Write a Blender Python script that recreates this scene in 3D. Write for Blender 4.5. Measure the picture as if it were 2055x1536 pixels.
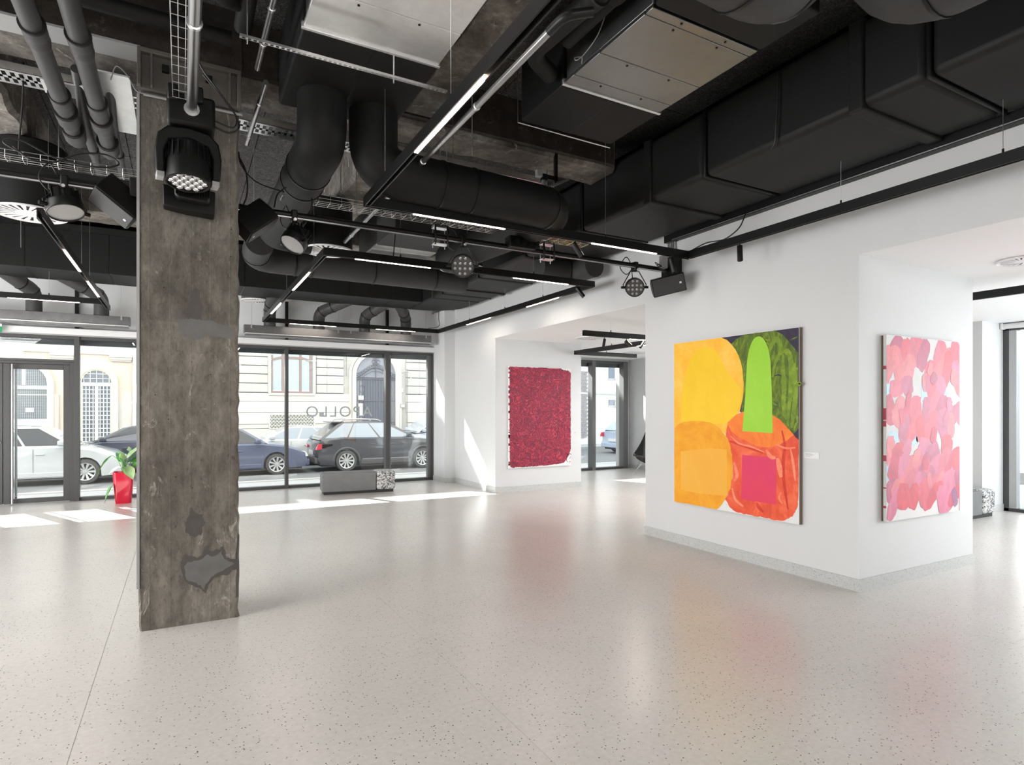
import bpy, math, random
from mathutils import Vector, Matrix, Quaternion
R = math.radians
PI = math.pi
C = bpy.context.scene.collection
for o in list(bpy.data.objects):
    bpy.data.objects.remove(o)

# ---------------------------------------------------------------- camera, sky, sun, exposure
YAW = 28.74
cd = bpy.data.cameras.new('camera')
cd.sensor_width = 36
cd.lens = 36 * 1208 / 2055
cd.shift_y = 54 / 2055
cd.clip_start = 0.05
cam = bpy.data.objects.new('camera', cd)
cam.location = (0, 0, 1.55)
cam.rotation_euler = (R(90), 0, R(-YAW))
C.objects.link(cam)
bpy.context.scene.camera = cam

SKY = 2.8
SUN = 34.0
FILL = 1.35
EXPOSURE = 0.0
LED_W = 2.2
w = bpy.data.worlds.new('sky')
bpy.context.scene.world = w
w.use_nodes = True
bg = w.node_tree.nodes['Background']
bg.inputs[0].default_value = (0.90, 0.95, 1.0, 1)
bg.inputs[1].default_value = SKY

sd = bpy.data.lights.new('sun', 'SUN')
sd.energy = SUN
sd.angle = R(0.6)
sd.color = (1.0, 0.97, 0.92)
so = bpy.data.objects.new('sun', sd)
so.rotation_euler = Vector((0.49, -1.0, -0.90)).to_track_quat('-Z', 'Y').to_euler()
so.location = (-4, 20, 18)
C.objects.link(so)


def area(name, loc, aim, sx, sy, power, col=(1, 1, 1)):
    d = bpy.data.lights.new(name, 'AREA')
    d.shape = 'RECTANGLE'
    d.size, d.size_y = sx, sy
    d.energy = power * FILL
    d.color = col
    o = bpy.data.objects.new(name, d)
    o.location = loc
    o.rotation_euler = (Vector(aim) - Vector(loc)).to_track_quat('-Z', 'Y').to_euler()
    C.objects.link(o)
    return o


# added fill lamps: overhead at the rear and left, low at both sides
area('fill_rear', (0.3, -2.4, 2.95), (0.9, 0.2, 0), 3.6, 3.4, 135, (1.0, 0.965, 0.93))
area('fill_overhead_left', (-5.0, 3.6, 2.95), (-3.0, 4.4, 0), 2.6, 5.0, 240, (1.0, 0.985, 0.97))
area('fill_left_wall', (-6.0, 7.2, 1.2), (0, 7.3, 0.6), 6.4, 2.0, 430, (0.98, 0.99, 1.0))  # added fill before the solid left wall, no window there
area('fill_side_glass', (10.9, 0.2, 1.6), (6, 5, 0.9), 4.4, 2.2, 190, (0.97, 0.985, 1.0))  # added fill just inside the side window, boosting its daylight

area('fill_side_room', (8.7, 8.0, 2.7), (8.7, 8.1, 0), 1.5, 2.2, 60, (0.98, 0.99, 1.0))  # added fill for the side room, hidden from the camera by the pier

sc = bpy.context.scene
sc.view_settings.view_transform = 'Standard'
sc.view_settings.look = 'None'
sc.view_settings.exposure = EXPOSURE
sc.view_settings.gamma = 1
sc.view_settings.use_curve_mapping = False
sc.cycles.max_bounces = 10
sc.cycles.diffuse_bounces = 5
sc.cycles.glossy_bounces = 4
sc.cycles.transmission_bounces = 6
sc.cycles.transparent_max_bounces = 16
sc.cycles.sample_clamp_indirect = 6
sc.cycles.caustics_reflective = False
sc.cycles.caustics_refractive = False
sc.cycles.use_denoising = True


# ---------------------------------------------------------------- materials
def srgb(r, g, b):
    f = lambda c: (c / 255 / 12.92) if c / 255 <= 0.04045 else ((c / 255 + 0.055) / 1.055) ** 2.4
    return (f(r), f(g), f(b), 1)


class Mt:
    """small node-tree helper"""
    def __init__(self, name):
        self.m = bpy.data.materials.new(name)
        self.m.use_nodes = True
        self.t = self.m.node_tree
        self.b = self.t.nodes['Principled BSDF']

    def n(self, kind, **k):
        x = self.t.nodes.new(kind)
        for a, v in k.items():
            if a.startswith('i_'):
                x.inputs[a[2:].replace('_', ' ')].default_value = v
            else:
                setattr(x, a, v)
        return x

    def l(self, a, b):
        self.t.links.new(a, b)

    def coord(self, kind='Object', scale=(1, 1, 1), rot=(0, 0, 0)):
        tc = self.n('ShaderNodeTexCoord')
        mp = self.n('ShaderNodeMapping')
        mp.inputs['Scale'].default_value = scale
        mp.inputs['Rotation'].default_value = rot
        self.l(tc.outputs[kind], mp.inputs[0])
        return mp.outputs[0]

    def noise(self, vec, scale, detail=4, rough=0.6, dist=0):
        x = self.n('ShaderNodeTexNoise')
        x.inputs['Scale'].default_value = scale
        x.inputs['Detail'].default_value = detail
        x.inputs['Roughness'].default_value = rough
        x.inputs['Distortion'].default_value = dist
        self.l(vec, x.inputs['Vector'])
        return x.outputs['Fac']

    def ramp(self, fac, stops, interp='LINEAR'):
        x = self.n('ShaderNodeValToRGB')
        x.color_ramp.interpolation = interp
        e = x.color_ramp.elements
        e[0].position, e[0].color = stops[0][0], stops[0][1]
        e[1].position, e[1].color = stops[1][0], stops[1][1]
        for p, c in stops[2:]:
            k = e.new(p)
            k.color = c
        self.l(fac, x.inputs[0])
        return x.outputs[0]

    def mix(self, fac, a, b, mode='MIX'):
        x = self.n('ShaderNodeMix', data_type='RGBA', blend_type=mode)
        for s, v in ((0, fac), (6, a), (7, b)):
            if hasattr(v, 'is_output'):
                self.l(v, x.inputs[s])
            else:
                x.inputs[s].default_value = v
        return x.outputs[2]

    def bump(self, fac, strength=0.2, dist=0.01):
        x = self.n('ShaderNodeBump')
        x.inputs['Strength'].default_value = strength
        x.inputs['Distance'].default_value = dist
        self.l(fac, x.inputs['Height'])
        self.l(x.outputs[0], self.b.inputs['Normal'])

    def set(self, color=None, rough=None, metal=None, spec=None):
        if color is not None:
            if hasattr(color, 'is_output'):
                self.l(color, self.b.inputs['Base Color'])
            else:
                self.b.inputs['Base Color'].default_value = color
        if rough is not None:
            if hasattr(rough, 'is_output'):
                self.l(rough, self.b.inputs['Roughness'])
            else:
                self.b.inputs['Roughness'].default_value = rough
        if metal is not None:
            self.b.inputs['Metallic'].default_value = metal
        if spec is not None:
            self.b.inputs['Specular IOR Level'].default_value = spec
        return self.m


def g(v):
    return (v, v, v, 1)


def simple(name, col, rough=0.5, metal=0.0, var=0.0, scale=6, bump=0.0, bscale=60, spec=None):
    m = Mt(name)
    c = col
    if var or bump:
        v = m.coord()
    if var:
        f = m.noise(v, scale, 5)
        c = m.ramp(f, [(0.25, tuple(x * (1 - var) for x in col[:3]) + (1,)), (0.75, tuple(min(1, x * (1 + var)) for x in col[:3]) + (1,))])
    if bump:
        m.bump(m.noise(v, bscale, 3), bump, 0.004)
    return m.set(c, rough, metal, spec)


def emit(name, col, strength, base=None):
    m = Mt(name)
    m.b.inputs['Base Color'].default_value = base or g(0.8)
    m.b.inputs['Emission Color'].default_value = col
    m.b.inputs['Emission Strength'].default_value = strength
    return m.m


def glass(name, tint=(0.93, 0.96, 0.97, 1), refl=1.0, rough=0.0):
    m = Mt(name)
    tr = m.n('ShaderNodeBsdfTransparent')
    tr.inputs[0].default_value = tint
    gl = m.n('ShaderNodeBsdfGlossy')
    gl.inputs['Roughness'].default_value = rough
    gl.inputs['Color'].default_value = g(refl)
    lw = m.n('ShaderNodeLayerWeight')
    lw.inputs[0].default_value = 0.5
    pw = m.n('ShaderNodeMath', operation='POWER')
    m.l(lw.outputs['Facing'], pw.inputs[0])
    pw.inputs[1].default_value = 5
    fr = m.n('ShaderNodeMath', operation='MULTIPLY_ADD')
    m.l(pw.outputs[0], fr.inputs[0])
    fr.inputs[1].default_value = 0.92
    fr.inputs[2].default_value = 0.05
    mx = m.n('ShaderNodeMixShader')
    m.l(fr.outputs[0], mx.inputs[0])
    m.l(tr.outputs[0], mx.inputs[1])
    m.l(gl.outputs[0], mx.inputs[2])
    m.l(mx.outputs[0], m.t.nodes['Material Output'].inputs[0])
    return m.m


M = {}
M['white'] = simple('white_paint', (0.665, 0.675, 0.68, 1), 0.62, var=0.012, scale=2, bump=0.04, bscale=180)
M['white_ceiling'] = simple('white_ceiling_paint', g(0.86), 0.7)
M['white_metal'] = simple('white_lacquer', g(0.78), 0.35)


def m_terrazzo(name, base, fleck=0.06, scale=55.0, rough=0.30, amount=0.62, size=0.17):
    m = Mt(name)
    v = m.coord()
    big = m.noise(v, 0.8, 3)
    fine = m.noise(v, 35, 3)
    col = m.ramp(big, [(0.3, tuple(x * 0.95 for x in base) + (1,)), (0.7, tuple(min(1, x * 1.04) for x in base) + (1,))])
    col = m.mix(0.10, col, m.ramp(fine, [(0.35, g(0.30)), (0.65, g(0.85))]))
    for sc_, sz, seed, dark in ((scale, size, 0.0, fleck), (scale * 0.55, size * 0.62, 3.7, fleck * 2.2)):
        vo = m.n('ShaderNodeTexVoronoi', feature='F1')
        vo.inputs['Scale'].default_value = sc_
        vo.inputs['Randomness'].default_value = 1.0
        ad = m.n('ShaderNodeVectorMath', operation='ADD')
        ad.inputs[1].default_value = (seed, seed * 2, seed)
        m.l(v, ad.inputs[0])
        m.l(ad.outputs[0], vo.inputs['Vector'])
        lt = m.n('ShaderNodeMath', operation='LESS_THAN')
        m.l(vo.outputs['Distance'], lt.inputs[0])
        lt.inputs[1].default_value = sz
        sp = m.n('ShaderNodeSeparateColor')
        m.l(vo.outputs['Color'], sp.inputs[0])
        pick = m.n('ShaderNodeMath', operation='GREATER_THAN')
        m.l(sp.outputs[0], pick.inputs[0])
        pick.inputs[1].default_value = amount
        mu = m.n('ShaderNodeMath', operation='MULTIPLY')
        m.l(lt.outputs[0], mu.inputs[0])
        m.l(pick.outputs[0], mu.inputs[1])
        fc = m.ramp(sp.outputs[1], [(0.0, g(dark)), (0.7, (dark * 2.4, dark * 2.1, dark * 1.6, 1)), (1.0, g(0.45))])
        col = m.mix(mu.outputs[0], col, fc)
    return m.set(col, rough, 0, 0.65)


M['floor'] = m_terrazzo('speckled_terrazzo_floor', (0.615, 0.582, 0.548), 0.05, 46.0, 0.27, 0.42, 0.165)
M['plinth'] = m_terrazzo('pale_terrazzo_skirting', (0.52, 0.53, 0.52), 0.12, 60.0, 0.5, 0.45, 0.2)
M['joint'] = simple('floor_joint_filler', g(0.40), 0.7)


def m_stone_block():
    m = Mt('coarse_terrazzo_block')
    v = m.coord()
    vo = m.n('ShaderNodeTexVoronoi', feature='F1')
    vo.inputs['Scale'].default_value = 48
    m.l(v, vo.inputs['Vector'])
    sp = m.n('ShaderNodeSeparateColor')
    m.l(vo.outputs['Color'], sp.inputs[0])
    ed = m.n('ShaderNodeTexVoronoi', feature='DISTANCE_TO_EDGE')
    ed.inputs['Scale'].default_value = 48
    m.l(v, ed.inputs['Vector'])
    c = m.ramp(sp.outputs[0], [(0.0, g(0.015)), (0.22, g(0.06)), (0.4, g(0.35)), (0.6, (0.55, 0.53, 0.5, 1)), (0.8, g(0.66))], 'CONSTANT')
    e = m.ramp(ed.outputs[0], [(0.03, g(1)), (0.09, g(0))])
    return m.set(m.mix(e, c, g(0.42)), 0.55)


M['stone_block'] = m_stone_block()
M['bench_concrete'] = simple('smooth_grey_concrete', g(0.16), 0.7, var=0.12, scale=7, bump=0.05, bscale=90)
M['black_plinth'] = simple('black_plinth', g(0.02), 0.6)


def m_concrete(name, cols, scale=3.0, boards=False, lift=None, bump=0.5, fine=(0.5, 1.25)):
    m = Mt(name)
    v = m.coord(scale=(1, 1, 0.45) if boards else (1, 1, 1))
    a = m.noise(v, scale, 8, 0.68, 0.4)
    b = m.noise(v, scale * 6, 8, 0.75)
    c = m.noise(m.coord(scale=(1, 1, 0.12) if boards else (1, 1, 1)), scale * 5, 6, 0.7)
    col = m.ramp(a, [(0.30, cols[0]), (0.48, cols[1]), (0.62, cols[2]), (0.78, cols[3])])
    col = m.mix(0.75, col, m.ramp(b, [(0.30, g(fine[0])), (0.7, g(fine[1]))]), 'MULTIPLY')
    col = m.mix(0.55, col, m.ramp(c, [(0.35, g(0.65)), (0.62, g(1.15))]), 'MULTIPLY')
    lime = m.ramp(m.noise(v, scale * 2.3, 10, 0.8, 1.2), [(0.58, g(0)), (0.64, g(1))])
    col = m.mix(m.mix(0.6, g(0), lime), col, cols[3])
    sp = m.ramp(m.noise(v, scale * 15, 6, 0.85, 0.6), [(0.36, g(0.45)), (0.47, g(1.0)), (0.60, g(1.0)), (0.70, g(1.7))])
    col = m.mix(0.75, col, sp, 'MULTIPLY')
    if boards:
        tc = m.n('ShaderNodeTexCoord')
        sx = m.n('ShaderNodeSeparateXYZ')
        m.l(tc.outputs['Object'], sx.inputs[0])
        ml = m.n('ShaderNodeMath', operation='MULTIPLY')
        m.l(sx.outputs[0], ml.inputs[0])
        ml.inputs[1].default_value = 1 / 0.128
        fr = m.n('ShaderNodeMath', operation='FRACT')
        m.l(ml.outputs[0], fr.inputs[0])
        ln = m.ramp(fr.outputs[0], [(0.0, g(0.62)), (0.04, g(1.0)), (0.93, g(1.0)), (0.985, g(1.25))])
        col = m.mix(0.8, col, ln, 'MULTIPLY')
        if lift is not None:
            ad = m.n('ShaderNodeMath', operation='MULTIPLY_ADD')
            m.l(a, ad.inputs[0])
            ad.inputs[1].default_value = 0.05
            m.l(sx.outputs[2], ad.inputs[2])
            gt = m.n('ShaderNodeMath', operation='GREATER_THAN')
            m.l(ad.outputs[0], gt.inputs[0])
            gt.inputs[1].default_value = lift
            col = m.mix(gt.outputs[0], col, m.mix(1.0, col, g(0.80), 'MULTIPLY'))
    m.bump(b, bump, 0.006)
    return m.set(col, 0.85)


M['column'] = m_concrete('board_marked_column_concrete', (srgb(84, 79, 72), srgb(118, 112, 103), srgb(142, 136, 126), srgb(188, 182, 170)), 2.6, True, 2.20)
M['beam'] = m_concrete('raw_beam_concrete', (srgb(58, 50, 44), srgb(108, 102, 95), srgb(150, 146, 140), srgb(190, 187, 182)), 2.0, fine=(0.45, 1.2))
M['beam_dark'] = m_concrete('dark_beam_concrete', (srgb(28, 24, 22), srgb(48, 41, 36), srgb(66, 58, 50), srgb(104, 98, 90)), 2.2)  # darker brown version of the beam concrete, for the front face
M['patch'] = simple('smooth_grey_repair_mortar', srgb(108, 107, 105), 0.7, var=0.14, scale=9, bump=0.08, bscale=40)
M['patch_dark'] = simple('dark_repair_mortar', srgb(84, 80, 76), 0.8, var=0.12, scale=14, bump=0.15, bscale=50)
M['strip_grey'] = simple('light_grey_coated_steel', g(0.34), 0.5, var=0.06, scale=3)
M['steel_grey'] = simple('dull_grey_steel_plate', srgb(88, 84, 79), 0.7, var=0.2, scale=5, bump=0.1)


def m_woodwool():
    m = Mt('dark_wood_wool_board')
    v = m.coord(scale=(1, 1, 1))
    n1 = m.noise(v, 46, 3, 0.7, 2.5)
    n2 = m.noise(v, 20, 4, 0.8, 1.0)
    c = m.ramp(n1, [(0.36, g(0.008)), (0.50, g(0.06)), (0.66, g(0.20))])
    c = m.mix(0.6, c, m.ramp(n2, [(0.3, g(0.5)), (0.7, g(1.3))]), 'MULTIPLY')
    m.bump(n1, 0.8, 0.01)
    return m.set(c, 0.95)


M['woodwool'] = m_woodwool()
M['black_foam'] = simple('black_foam_insulation', g(0.010), 0.6, var=0.25, scale=2.5, bump=0.06, bscale=14, spec=.22)
M['duct_black'] = simple('matt_black_duct_wrap', g(0.0125), 0.55, var=0.18, scale=1.6, bump=0.05, bscale=5, spec=.25)
M['grey_foam'] = simple('grey_foam_insulation', g(0.04), 0.6, var=0.12, scale=3, bump=0.05, bscale=20, spec=.3)
M['pipe_grey'] = simple('dark_grey_pipe_plastic', g(0.06), 0.45, var=0.06, spec=.35)
M['black'] = simple('black_powder_coat', g(0.007), 0.4, spec=.3)
M['black_plastic'] = simple('black_plastic', g(0.004), 0.5, spec=.25)
M['rubber'] = simple('black_rubber', g(0.012), 0.75)
M['cable'] = simple('black_cable', g(0.012), 0.5)
M['grey_cable'] = simple('grey_cable', g(0.25), 0.5)


def m_galv(name, col=0.55, rough=0.33, var=0.15, spangle=9):
    m = Mt(name)
    v = m.coord()
    n = m.noise(v, spangle, 5, 0.7)
    n2 = m.noise(v, 1.3, 3)
    c = m.ramp(n, [(0.3, g(col * (1 - var))), (0.7, g(col * (1 + var)))])
    r = m.ramp(n2, [(0.3, g(rough * 0.8)), (0.7, g(rough * 1.25))])
    m.bump(n2, 0.12, 0.03)
    return m.set(c, r, 1.0)


M['galv'] = m_galv('galvanised_steel_sheet', 0.86, 0.40, 0.06)
M['galv_soft'] = m_galv('brushed_galvanised_sheet', 0.24, 0.38, 0.06, 4)
M['galv_dark'] = m_galv('dull_galvanised_sheet', 0.22, 0.45)
M['zinc'] = m_galv('zinc_plated_steel', 0.72, 0.3, 0.1, 30)
M['chrome'] = simple('polished_steel', g(0.42), 0.3, 1.0)
M['frame'] = simple('anthracite_window_frame', g(0.060), 0.42)
M['frame_light'] = simple('brushed_grey_mullion', g(0.16), 0.4, 0.3)
M['glass'] = glass('window_glass')
M['led'] = emit('led_diffuser', (1.0, 0.80, 0.66, 1), 16.0)
M['spot_lens'] = emit('spot_lens_glow', (1.0, 0.93, 0.82, 1), 5.0)
M['lens'] = simple('par_lens', g(0.30), 0.15, 0.4)
M['lens_plate'] = simple('par_lens_plate', g(0.045), 0.4)
M['clear_lens'] = simple('glossy_front_lens', g(0.55), 0.08, 0.5)
M['grille'] = simple('speaker_grille', g(0.03), 0.6, bump=0.2, bscale=400)
M['canvas'] = simple('primed_canvas', g(0.80), 0.8, bump=0.1, bscale=500)
M['canvas_edge'] = simple('raw_stretcher_edge', srgb(120, 105, 88), 0.8, var=0.1)
M['card'] = simple('white_label_card', g(0.82), 0.6)
M['ink'] = simple('grey_print', g(0.32), 0.6)


# ---------------------------------------------------------------- mesh builder
class MB:
    def __init__(self):
        self.v, self.f, self.mi = [], [], []
        self.cur = 0

    def add(self, vs, fs):
        b = len(self.v)
        self.v += [tuple(x) for x in vs]
        self.f += [tuple(b + i for i in f) for f in fs]
        self.mi += [self.cur] * len(fs)
        return self

    def box(self, x0, x1, y0, y1, z0, z1):
        x0, x1 = min(x0, x1), max(x0, x1)
        y0, y1 = min(y0, y1), max(y0, y1)
        z0, z1 = min(z0, z1), max(z0, z1)
        return self.add([(x0, y0, z0), (x1, y0, z0), (x1, y1, z0), (x0, y1, z0), (x0, y0, z1), (x1, y0, z1), (x1, y1, z1), (x0, y1, z1)],
                        [(0, 3, 2, 1), (4, 5, 6, 7), (0, 1, 5, 4), (1, 2, 6, 5), (2, 3, 7, 6), (3, 0, 4, 7)])

    def obox(self, c, s, q):
        """oriented box: centre, full sizes, matrix"""
        vs = []
        for z in (-.5, .5):
            for x, y in ((-.5, -.5), (.5, -.5), (.5, .5), (-.5, .5)):
                vs.append(Vector(c) + q @ Vector((x * s[0], y * s[1], z * s[2])))
        return self.add(vs, [(0, 3, 2, 1), (4, 5, 6, 7), (0, 1, 5, 4), (1, 2, 6, 5), (2, 3, 7, 6), (3, 0, 4, 7)])

    def cyl(self, p0, p1, r0, r1=None, n=16, caps=True):
        return self.tube([p0, p1], r0, n, caps, radii=[r0, r0 if r1 is None else r1])

    def tube(self, pts, r, n=12, caps=True, radii=None, closed=False):
        pts = [Vector(p) for p in pts]
        k = len(pts)
        tans = []
        for i in range(k):
            if closed:
                t = pts[(i + 1) % k] - pts[i - 1]
            elif i == 0:
                t = pts[1] - pts[0]
            elif i == k - 1:
                t = pts[-1] - pts[-2]
            else:
                t = (pts[i + 1] - pts[i]).normalized() + (pts[i] - pts[i - 1]).normalized()
            tans.append(t.normalized() if t.length > 1e-9 else Vector((0, 0, 1)))
        up = Vector((0, 0, 1)) if abs(tans[0].z) < 0.9 else Vector((1, 0, 0))
        u = tans[0].cross(up).normalized()
        vs = []
        for i in range(k):
            if i:
                ax = tans[i - 1].cross(tans[i])
                if ax.length > 1e-7:
                    u = Quaternion(ax.normalized(), tans[i - 1].angle(tans[i])) @ u
            u = (u - tans[i] * u.dot(tans[i])).normalized()
            w_ = tans[i].cross(u)
            rr = radii[i] if radii else r
            for j in range(n):
                a = 2 * PI * j / n
                vs.append(pts[i] + (u * math.cos(a) + w_ * math.sin(a)) * rr)
        fs = []
        for i in range(k if closed else k - 1):
            a, b = i * n, ((i + 1) % k) * n
            for j in range(n):
                fs.append((a + j, a + (j + 1) % n, b + (j + 1) % n, b + j))
        if caps and not closed:
            fs.append(tuple(range(n - 1, -1, -1)))
            fs.append(tuple((k - 1) * n + j for j in range(n)))
        return self.add(vs, fs)

    def lathe(self, prof, o=(0, 0, 0), q=None, n=24, cap=(True, False)):
        """prof [(radius, height)] around local z, placed at o with rotation q"""
        q = q or Matrix.Identity(3)
        vs, fs = [], []
        for r_, h in prof:
            for j in range(n):
                a = 2 * PI * j / n
                vs.append(Vector(o) + q @ Vector((r_ * math.cos(a), r_ * math.sin(a), h)))
        for i in range(len(prof) - 1):
            for j in range(n):
                fs.append((i * n + j, i * n + (j + 1) % n, (i + 1) * n + (j + 1) % n, (i + 1) * n + j))
        if prof[0][0] > 1e-6 and cap[0]:
            fs.append(tuple(range(n - 1, -1, -1)))
        if prof[-1][0] > 1e-6 and cap[1]:
            fs.append(tuple((len(prof) - 1) * n + j for j in range(n)))
        return self.add(vs, fs)

    def prism(self, pts, fn, d0, d1):
        """polygon pts (a, b) pushed from depth d0 to d1; fn(a, b, d) -> xyz"""
        k = len(pts)
        vs = [fn(a, b, d0) for a, b in pts] + [fn(a, b, d1) for a, b in pts]
        fs = [tuple(range(k - 1, -1, -1)), tuple(range(k, 2 * k))]
        fs += [(i, (i + 1) % k, k + (i + 1) % k, k + i) for i in range(k)]
        return self.add(vs, fs)

    def build(self, name, mats, parent=None, smooth=35, bevel=0, local=False, seg=2):
        me = bpy.data.meshes.new(name)
        vs = self.v
        if parent is not None and not local:
            off = world_of(parent)
            vs = [(a - off[0], b - off[1], c - off[2]) for a, b, c in vs]
        me.from_pydata(vs, [], self.f)
        if not isinstance(mats, (list, tuple)):
            mats = [mats]
        for m_ in mats:
            me.materials.append(m_)
        if len(mats) > 1:
            me.polygons.foreach_set('material_index', self.mi)
        if smooth:
            me.polygons.foreach_set('use_smooth', [True] * len(me.polygons))
            me.set_sharp_from_angle(angle=R(smooth))
        me.validate()
        me.update()
        o = bpy.data.objects.new(name, me)
        C.objects.link(o)
        if parent is not None:
            o.parent = parent
        if bevel:
            md = o.modifiers.new('bevel', 'BEVEL')
            md.width = bevel
            md.segments = seg
            md.limit_method = 'ANGLE'
            md.angle_limit = R(40)
        return o


def world_of(o):
    p = Vector((0, 0, 0))
    while o is not None:
        p += o.location
        o = o.parent
    return p


def bend(pts, rad, k=6):
    """rounds the corners of a polyline"""
    pts = [Vector(p) for p in pts]
    out = [pts[0]]
    for i in range(1, len(pts) - 1):
        a, b, c = pts[i - 1], pts[i], pts[i + 1]
        d0, d1 = (a - b), (c - b)
        t = min(rad, d0.length * .49, d1.length * .49)
        p0, p1 = b + d0.normalized() * t, b + d1.normalized() * t
        for j in range(k + 1):
            s = j / k
            out.append(p0 * (1 - s) ** 2 + b * 2 * s * (1 - s) + p1 * s * s)
    out.append(pts[-1])
    return out


def smoothpath(pts, k=6):
    """Catmull-Rom through points"""
    P_ = [Vector(p) for p in pts]
    P_ = [P_[0] * 2 - P_[1]] + P_ + [P_[-1] * 2 - P_[-2]]
    out = []
    for i in range(1, len(P_) - 2):
        a, b, c, d = P_[i - 1:i + 3]
        for j in range(k):
            t = j / k
            out.append(0.5 * ((2 * b) + (c - a) * t + (2 * a - 5 * b + 4 * c - d) * t * t + (3 * b - a - 3 * c + d) * t ** 3))
    out.append(P_[-2])
    return out


def tag(o, label, cat, group=None, kind=None):
    o['label'] = label
    if cat:
        o['category'] = cat
    if group:
        o['group'] = group
    if kind:
        o['kind'] = kind
    return o


def thing(name, label, cat, loc=(0, 0, 0), rz=0, group=None):
    o = bpy.data.objects.new(name, None)
    o.empty_display_size = 0.1
    o.location = loc
    o.rotation_euler = (0, 0, rz)
    C.objects.link(o)
    return tag(o, label, cat, group)


def struct(name, mb, m, parent=None, **k):
    o = mb.build(name, m, parent, **k)
    if parent is None:
        o['kind'] = 'structure'
    return o


def dup(root, loc=None, rz=None, label=None, group=None):
    def rec(o, par):
        c = o.copy()
        C.objects.link(c)
        c.parent = par
        for ch in o.children:
            rec(ch, c)
        return c
    r = rec(root, None)
    if loc is not None:
        r.location = loc
    if rz is not None:
        r.rotation_euler = (0, 0, rz)
    if label:
        r['label'] = label
    if group:
        r['group'] = group
    return r


def along(d):
    """matrix whose local z points along d"""
    return Vector(d).to_track_quat('Z', 'Y').to_matrix()


IDM = Matrix.Identity(3)
random.seed(7)

# ================================================================ THE ROOM
XW, ZB, ZS, YW = 5.04, 2.865, 4.5, 12.55     # right wall plane, soffit, slab, glass plane
# floor: strips of terrazzo with joints between
fl = struct('floor', MB().box(-6.2, 11.3, -5.2, 12.64, -0.20, -0.0012), M['joint'], smooth=0)
xs = [-6.2, -4.08, -2.26, -0.44, 1.43, 3.22, 5.0, 6.82, 8.64, 10.46, 11.3]
ys = [-5.2, 1.0, 12.64]
for i in range(len(xs) - 1):
    for j in range(2):
        MB().box(xs[i] + .0015, xs[i + 1] - .0015, ys[j] + .002, ys[j + 1] - .002, -0.03, 0.0).build('slab', M['floor'], fl, smooth=0)

# ceiling slab with wood wool boards
ce = struct('ceiling', MB().box(-6.2, XW + .2, -5.2, 11.75, ZS, ZS + .2), M['black_plastic'], smooth=0)
bx, by = 0.62, 1.9
first = None
for ix in range(0, 18):
    for iy in range(0, 9):
        x0 = -6.1 + ix * bx
        y0 = -5.1 + iy * by
        if x0 + bx > XW or y0 + by > 11.8:
            continue
        if first is None:
            first = MB().box(0, bx - .008, 0, by - .008, -0.035, 0).build('board', M['woodwool'], ce, smooth=0, local=True)
            b_ = first
        else:
            b_ = first.copy()
            C.objects.link(b_)
        b_.location = (x0, y0, ZS - 0.002 - 0.004 * random.random())

# window wall, walls above and beside
ww = MB().box(-6.2, 7.0, YW - .03, YW + .25, 2.80, ZS + .2)
ww.box(4.90, 7.05, YW - .03, YW + .25, 0, 2.80).box(7.0, 11.2, YW - .03, YW + .25, 2.79, ZS + .2).box(10.32, 11.3, YW - .03, YW + .25, 0, 2.79)
struct('wall_front', ww, M['white'], smooth=0)
struct('ceiling_front', MB().box(-6.2, XW, 11.66, YW, 3.72, 3.86), M['white_ceiling'], smooth=0)
wl = MB().box(-6.4, -6.2, -5.2, YW + .2, 0, ZS)
struct('wall_left', wl, M['white'], smooth=0)
wr = MB().box(XW, XW + .2, -5.2, 5.75, ZB, ZS)
wr.prism([(XW, 5.75), (XW + .2, 5.75), (XW + .2, 12.5), (XW + .05, 12.5), (XW + .05, 9.92)], lambda a, b, d: (a, b, d), ZB, ZS)                    # bulkhead over the openings
wr.box(XW, 6.94, 3.065, 5.75, 0, ZB)                              # pier with the paintings
wr.box(XW + .05, 7.02, 9.92, 12.52, 0, ZB)                        # block behind the red painting
wr.box(4.85, XW + .05, 11.80, 12.52, 0, 3.65)                     # pilaster beside the shop window
struct('wall_right', wr, M['white'], smooth=0)
struct('wall_rear', MB().box(-6.4, 11.3, -5.4, -5.2, 0, ZS), M['white'], smooth=0)
rr = MB().box(10.4, 11.1, 4.47, 12.5, 0, ZB)
rr.box(11.1, 11.3, 4.47, 12.5, 0, ZB).box(11.02, 11.25, -5.2, 4.47, 2.80, ZB).box(11.02, 11.25, -5.2, -2.2, 0, 2.8)
struct('wall_side_room', rr, M['white'], smooth=0)
struct('ceiling_side_room', MB().box(XW + .06, 11.3, -5.2, 12.5, ZB - .0015, ZB + .14).box(XW + .0005, XW + .06, -5.2, 9.92, ZB - .0015, ZB + .001), M['white_ceiling'], smooth=0)

# baseboards
t = .012
bb = MB().box(XW - t, XW, 3.065 - t, 5.75 + t, 0, .105).box(XW, 6.94 + t, 3.065 - t, 3.065, 0, .105).box(6.94, 6.94 + t, 3.065, 5.75, 0, .105).box(XW, 6.94 + t, 5.75, 5.75 + t, 0, .105)
struct('baseboard_pier', bb, M['plinth'], smooth=0)
bb = MB().box(XW + .05, 7.02 + t, 9.92 - t, 9.92, 0, .105).box(XW + .05 - t, XW + .05, 9.92 - t, 11.80, 0, .105)
bb.box(4.85 - t, XW + .05, 11.80 - t, 11.80, 0, .105).box(4.85 - t, 4.85, 11.80, 12.5, 0, .105).box(7.02, 7.02 + t, 9.92, 12.5, 0, .105)
struct('baseboard_right', bb, M['plinth'], smooth=0)
bb = MB().box(10.4 - t, 10.4, 4.47, 12.5, 0, .105).box(10.4 - t, 11.03, 4.47 - t, 4.47, 0, .105)
struct('baseboard_side_room', bb, M['plinth'], smooth=0)


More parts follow.
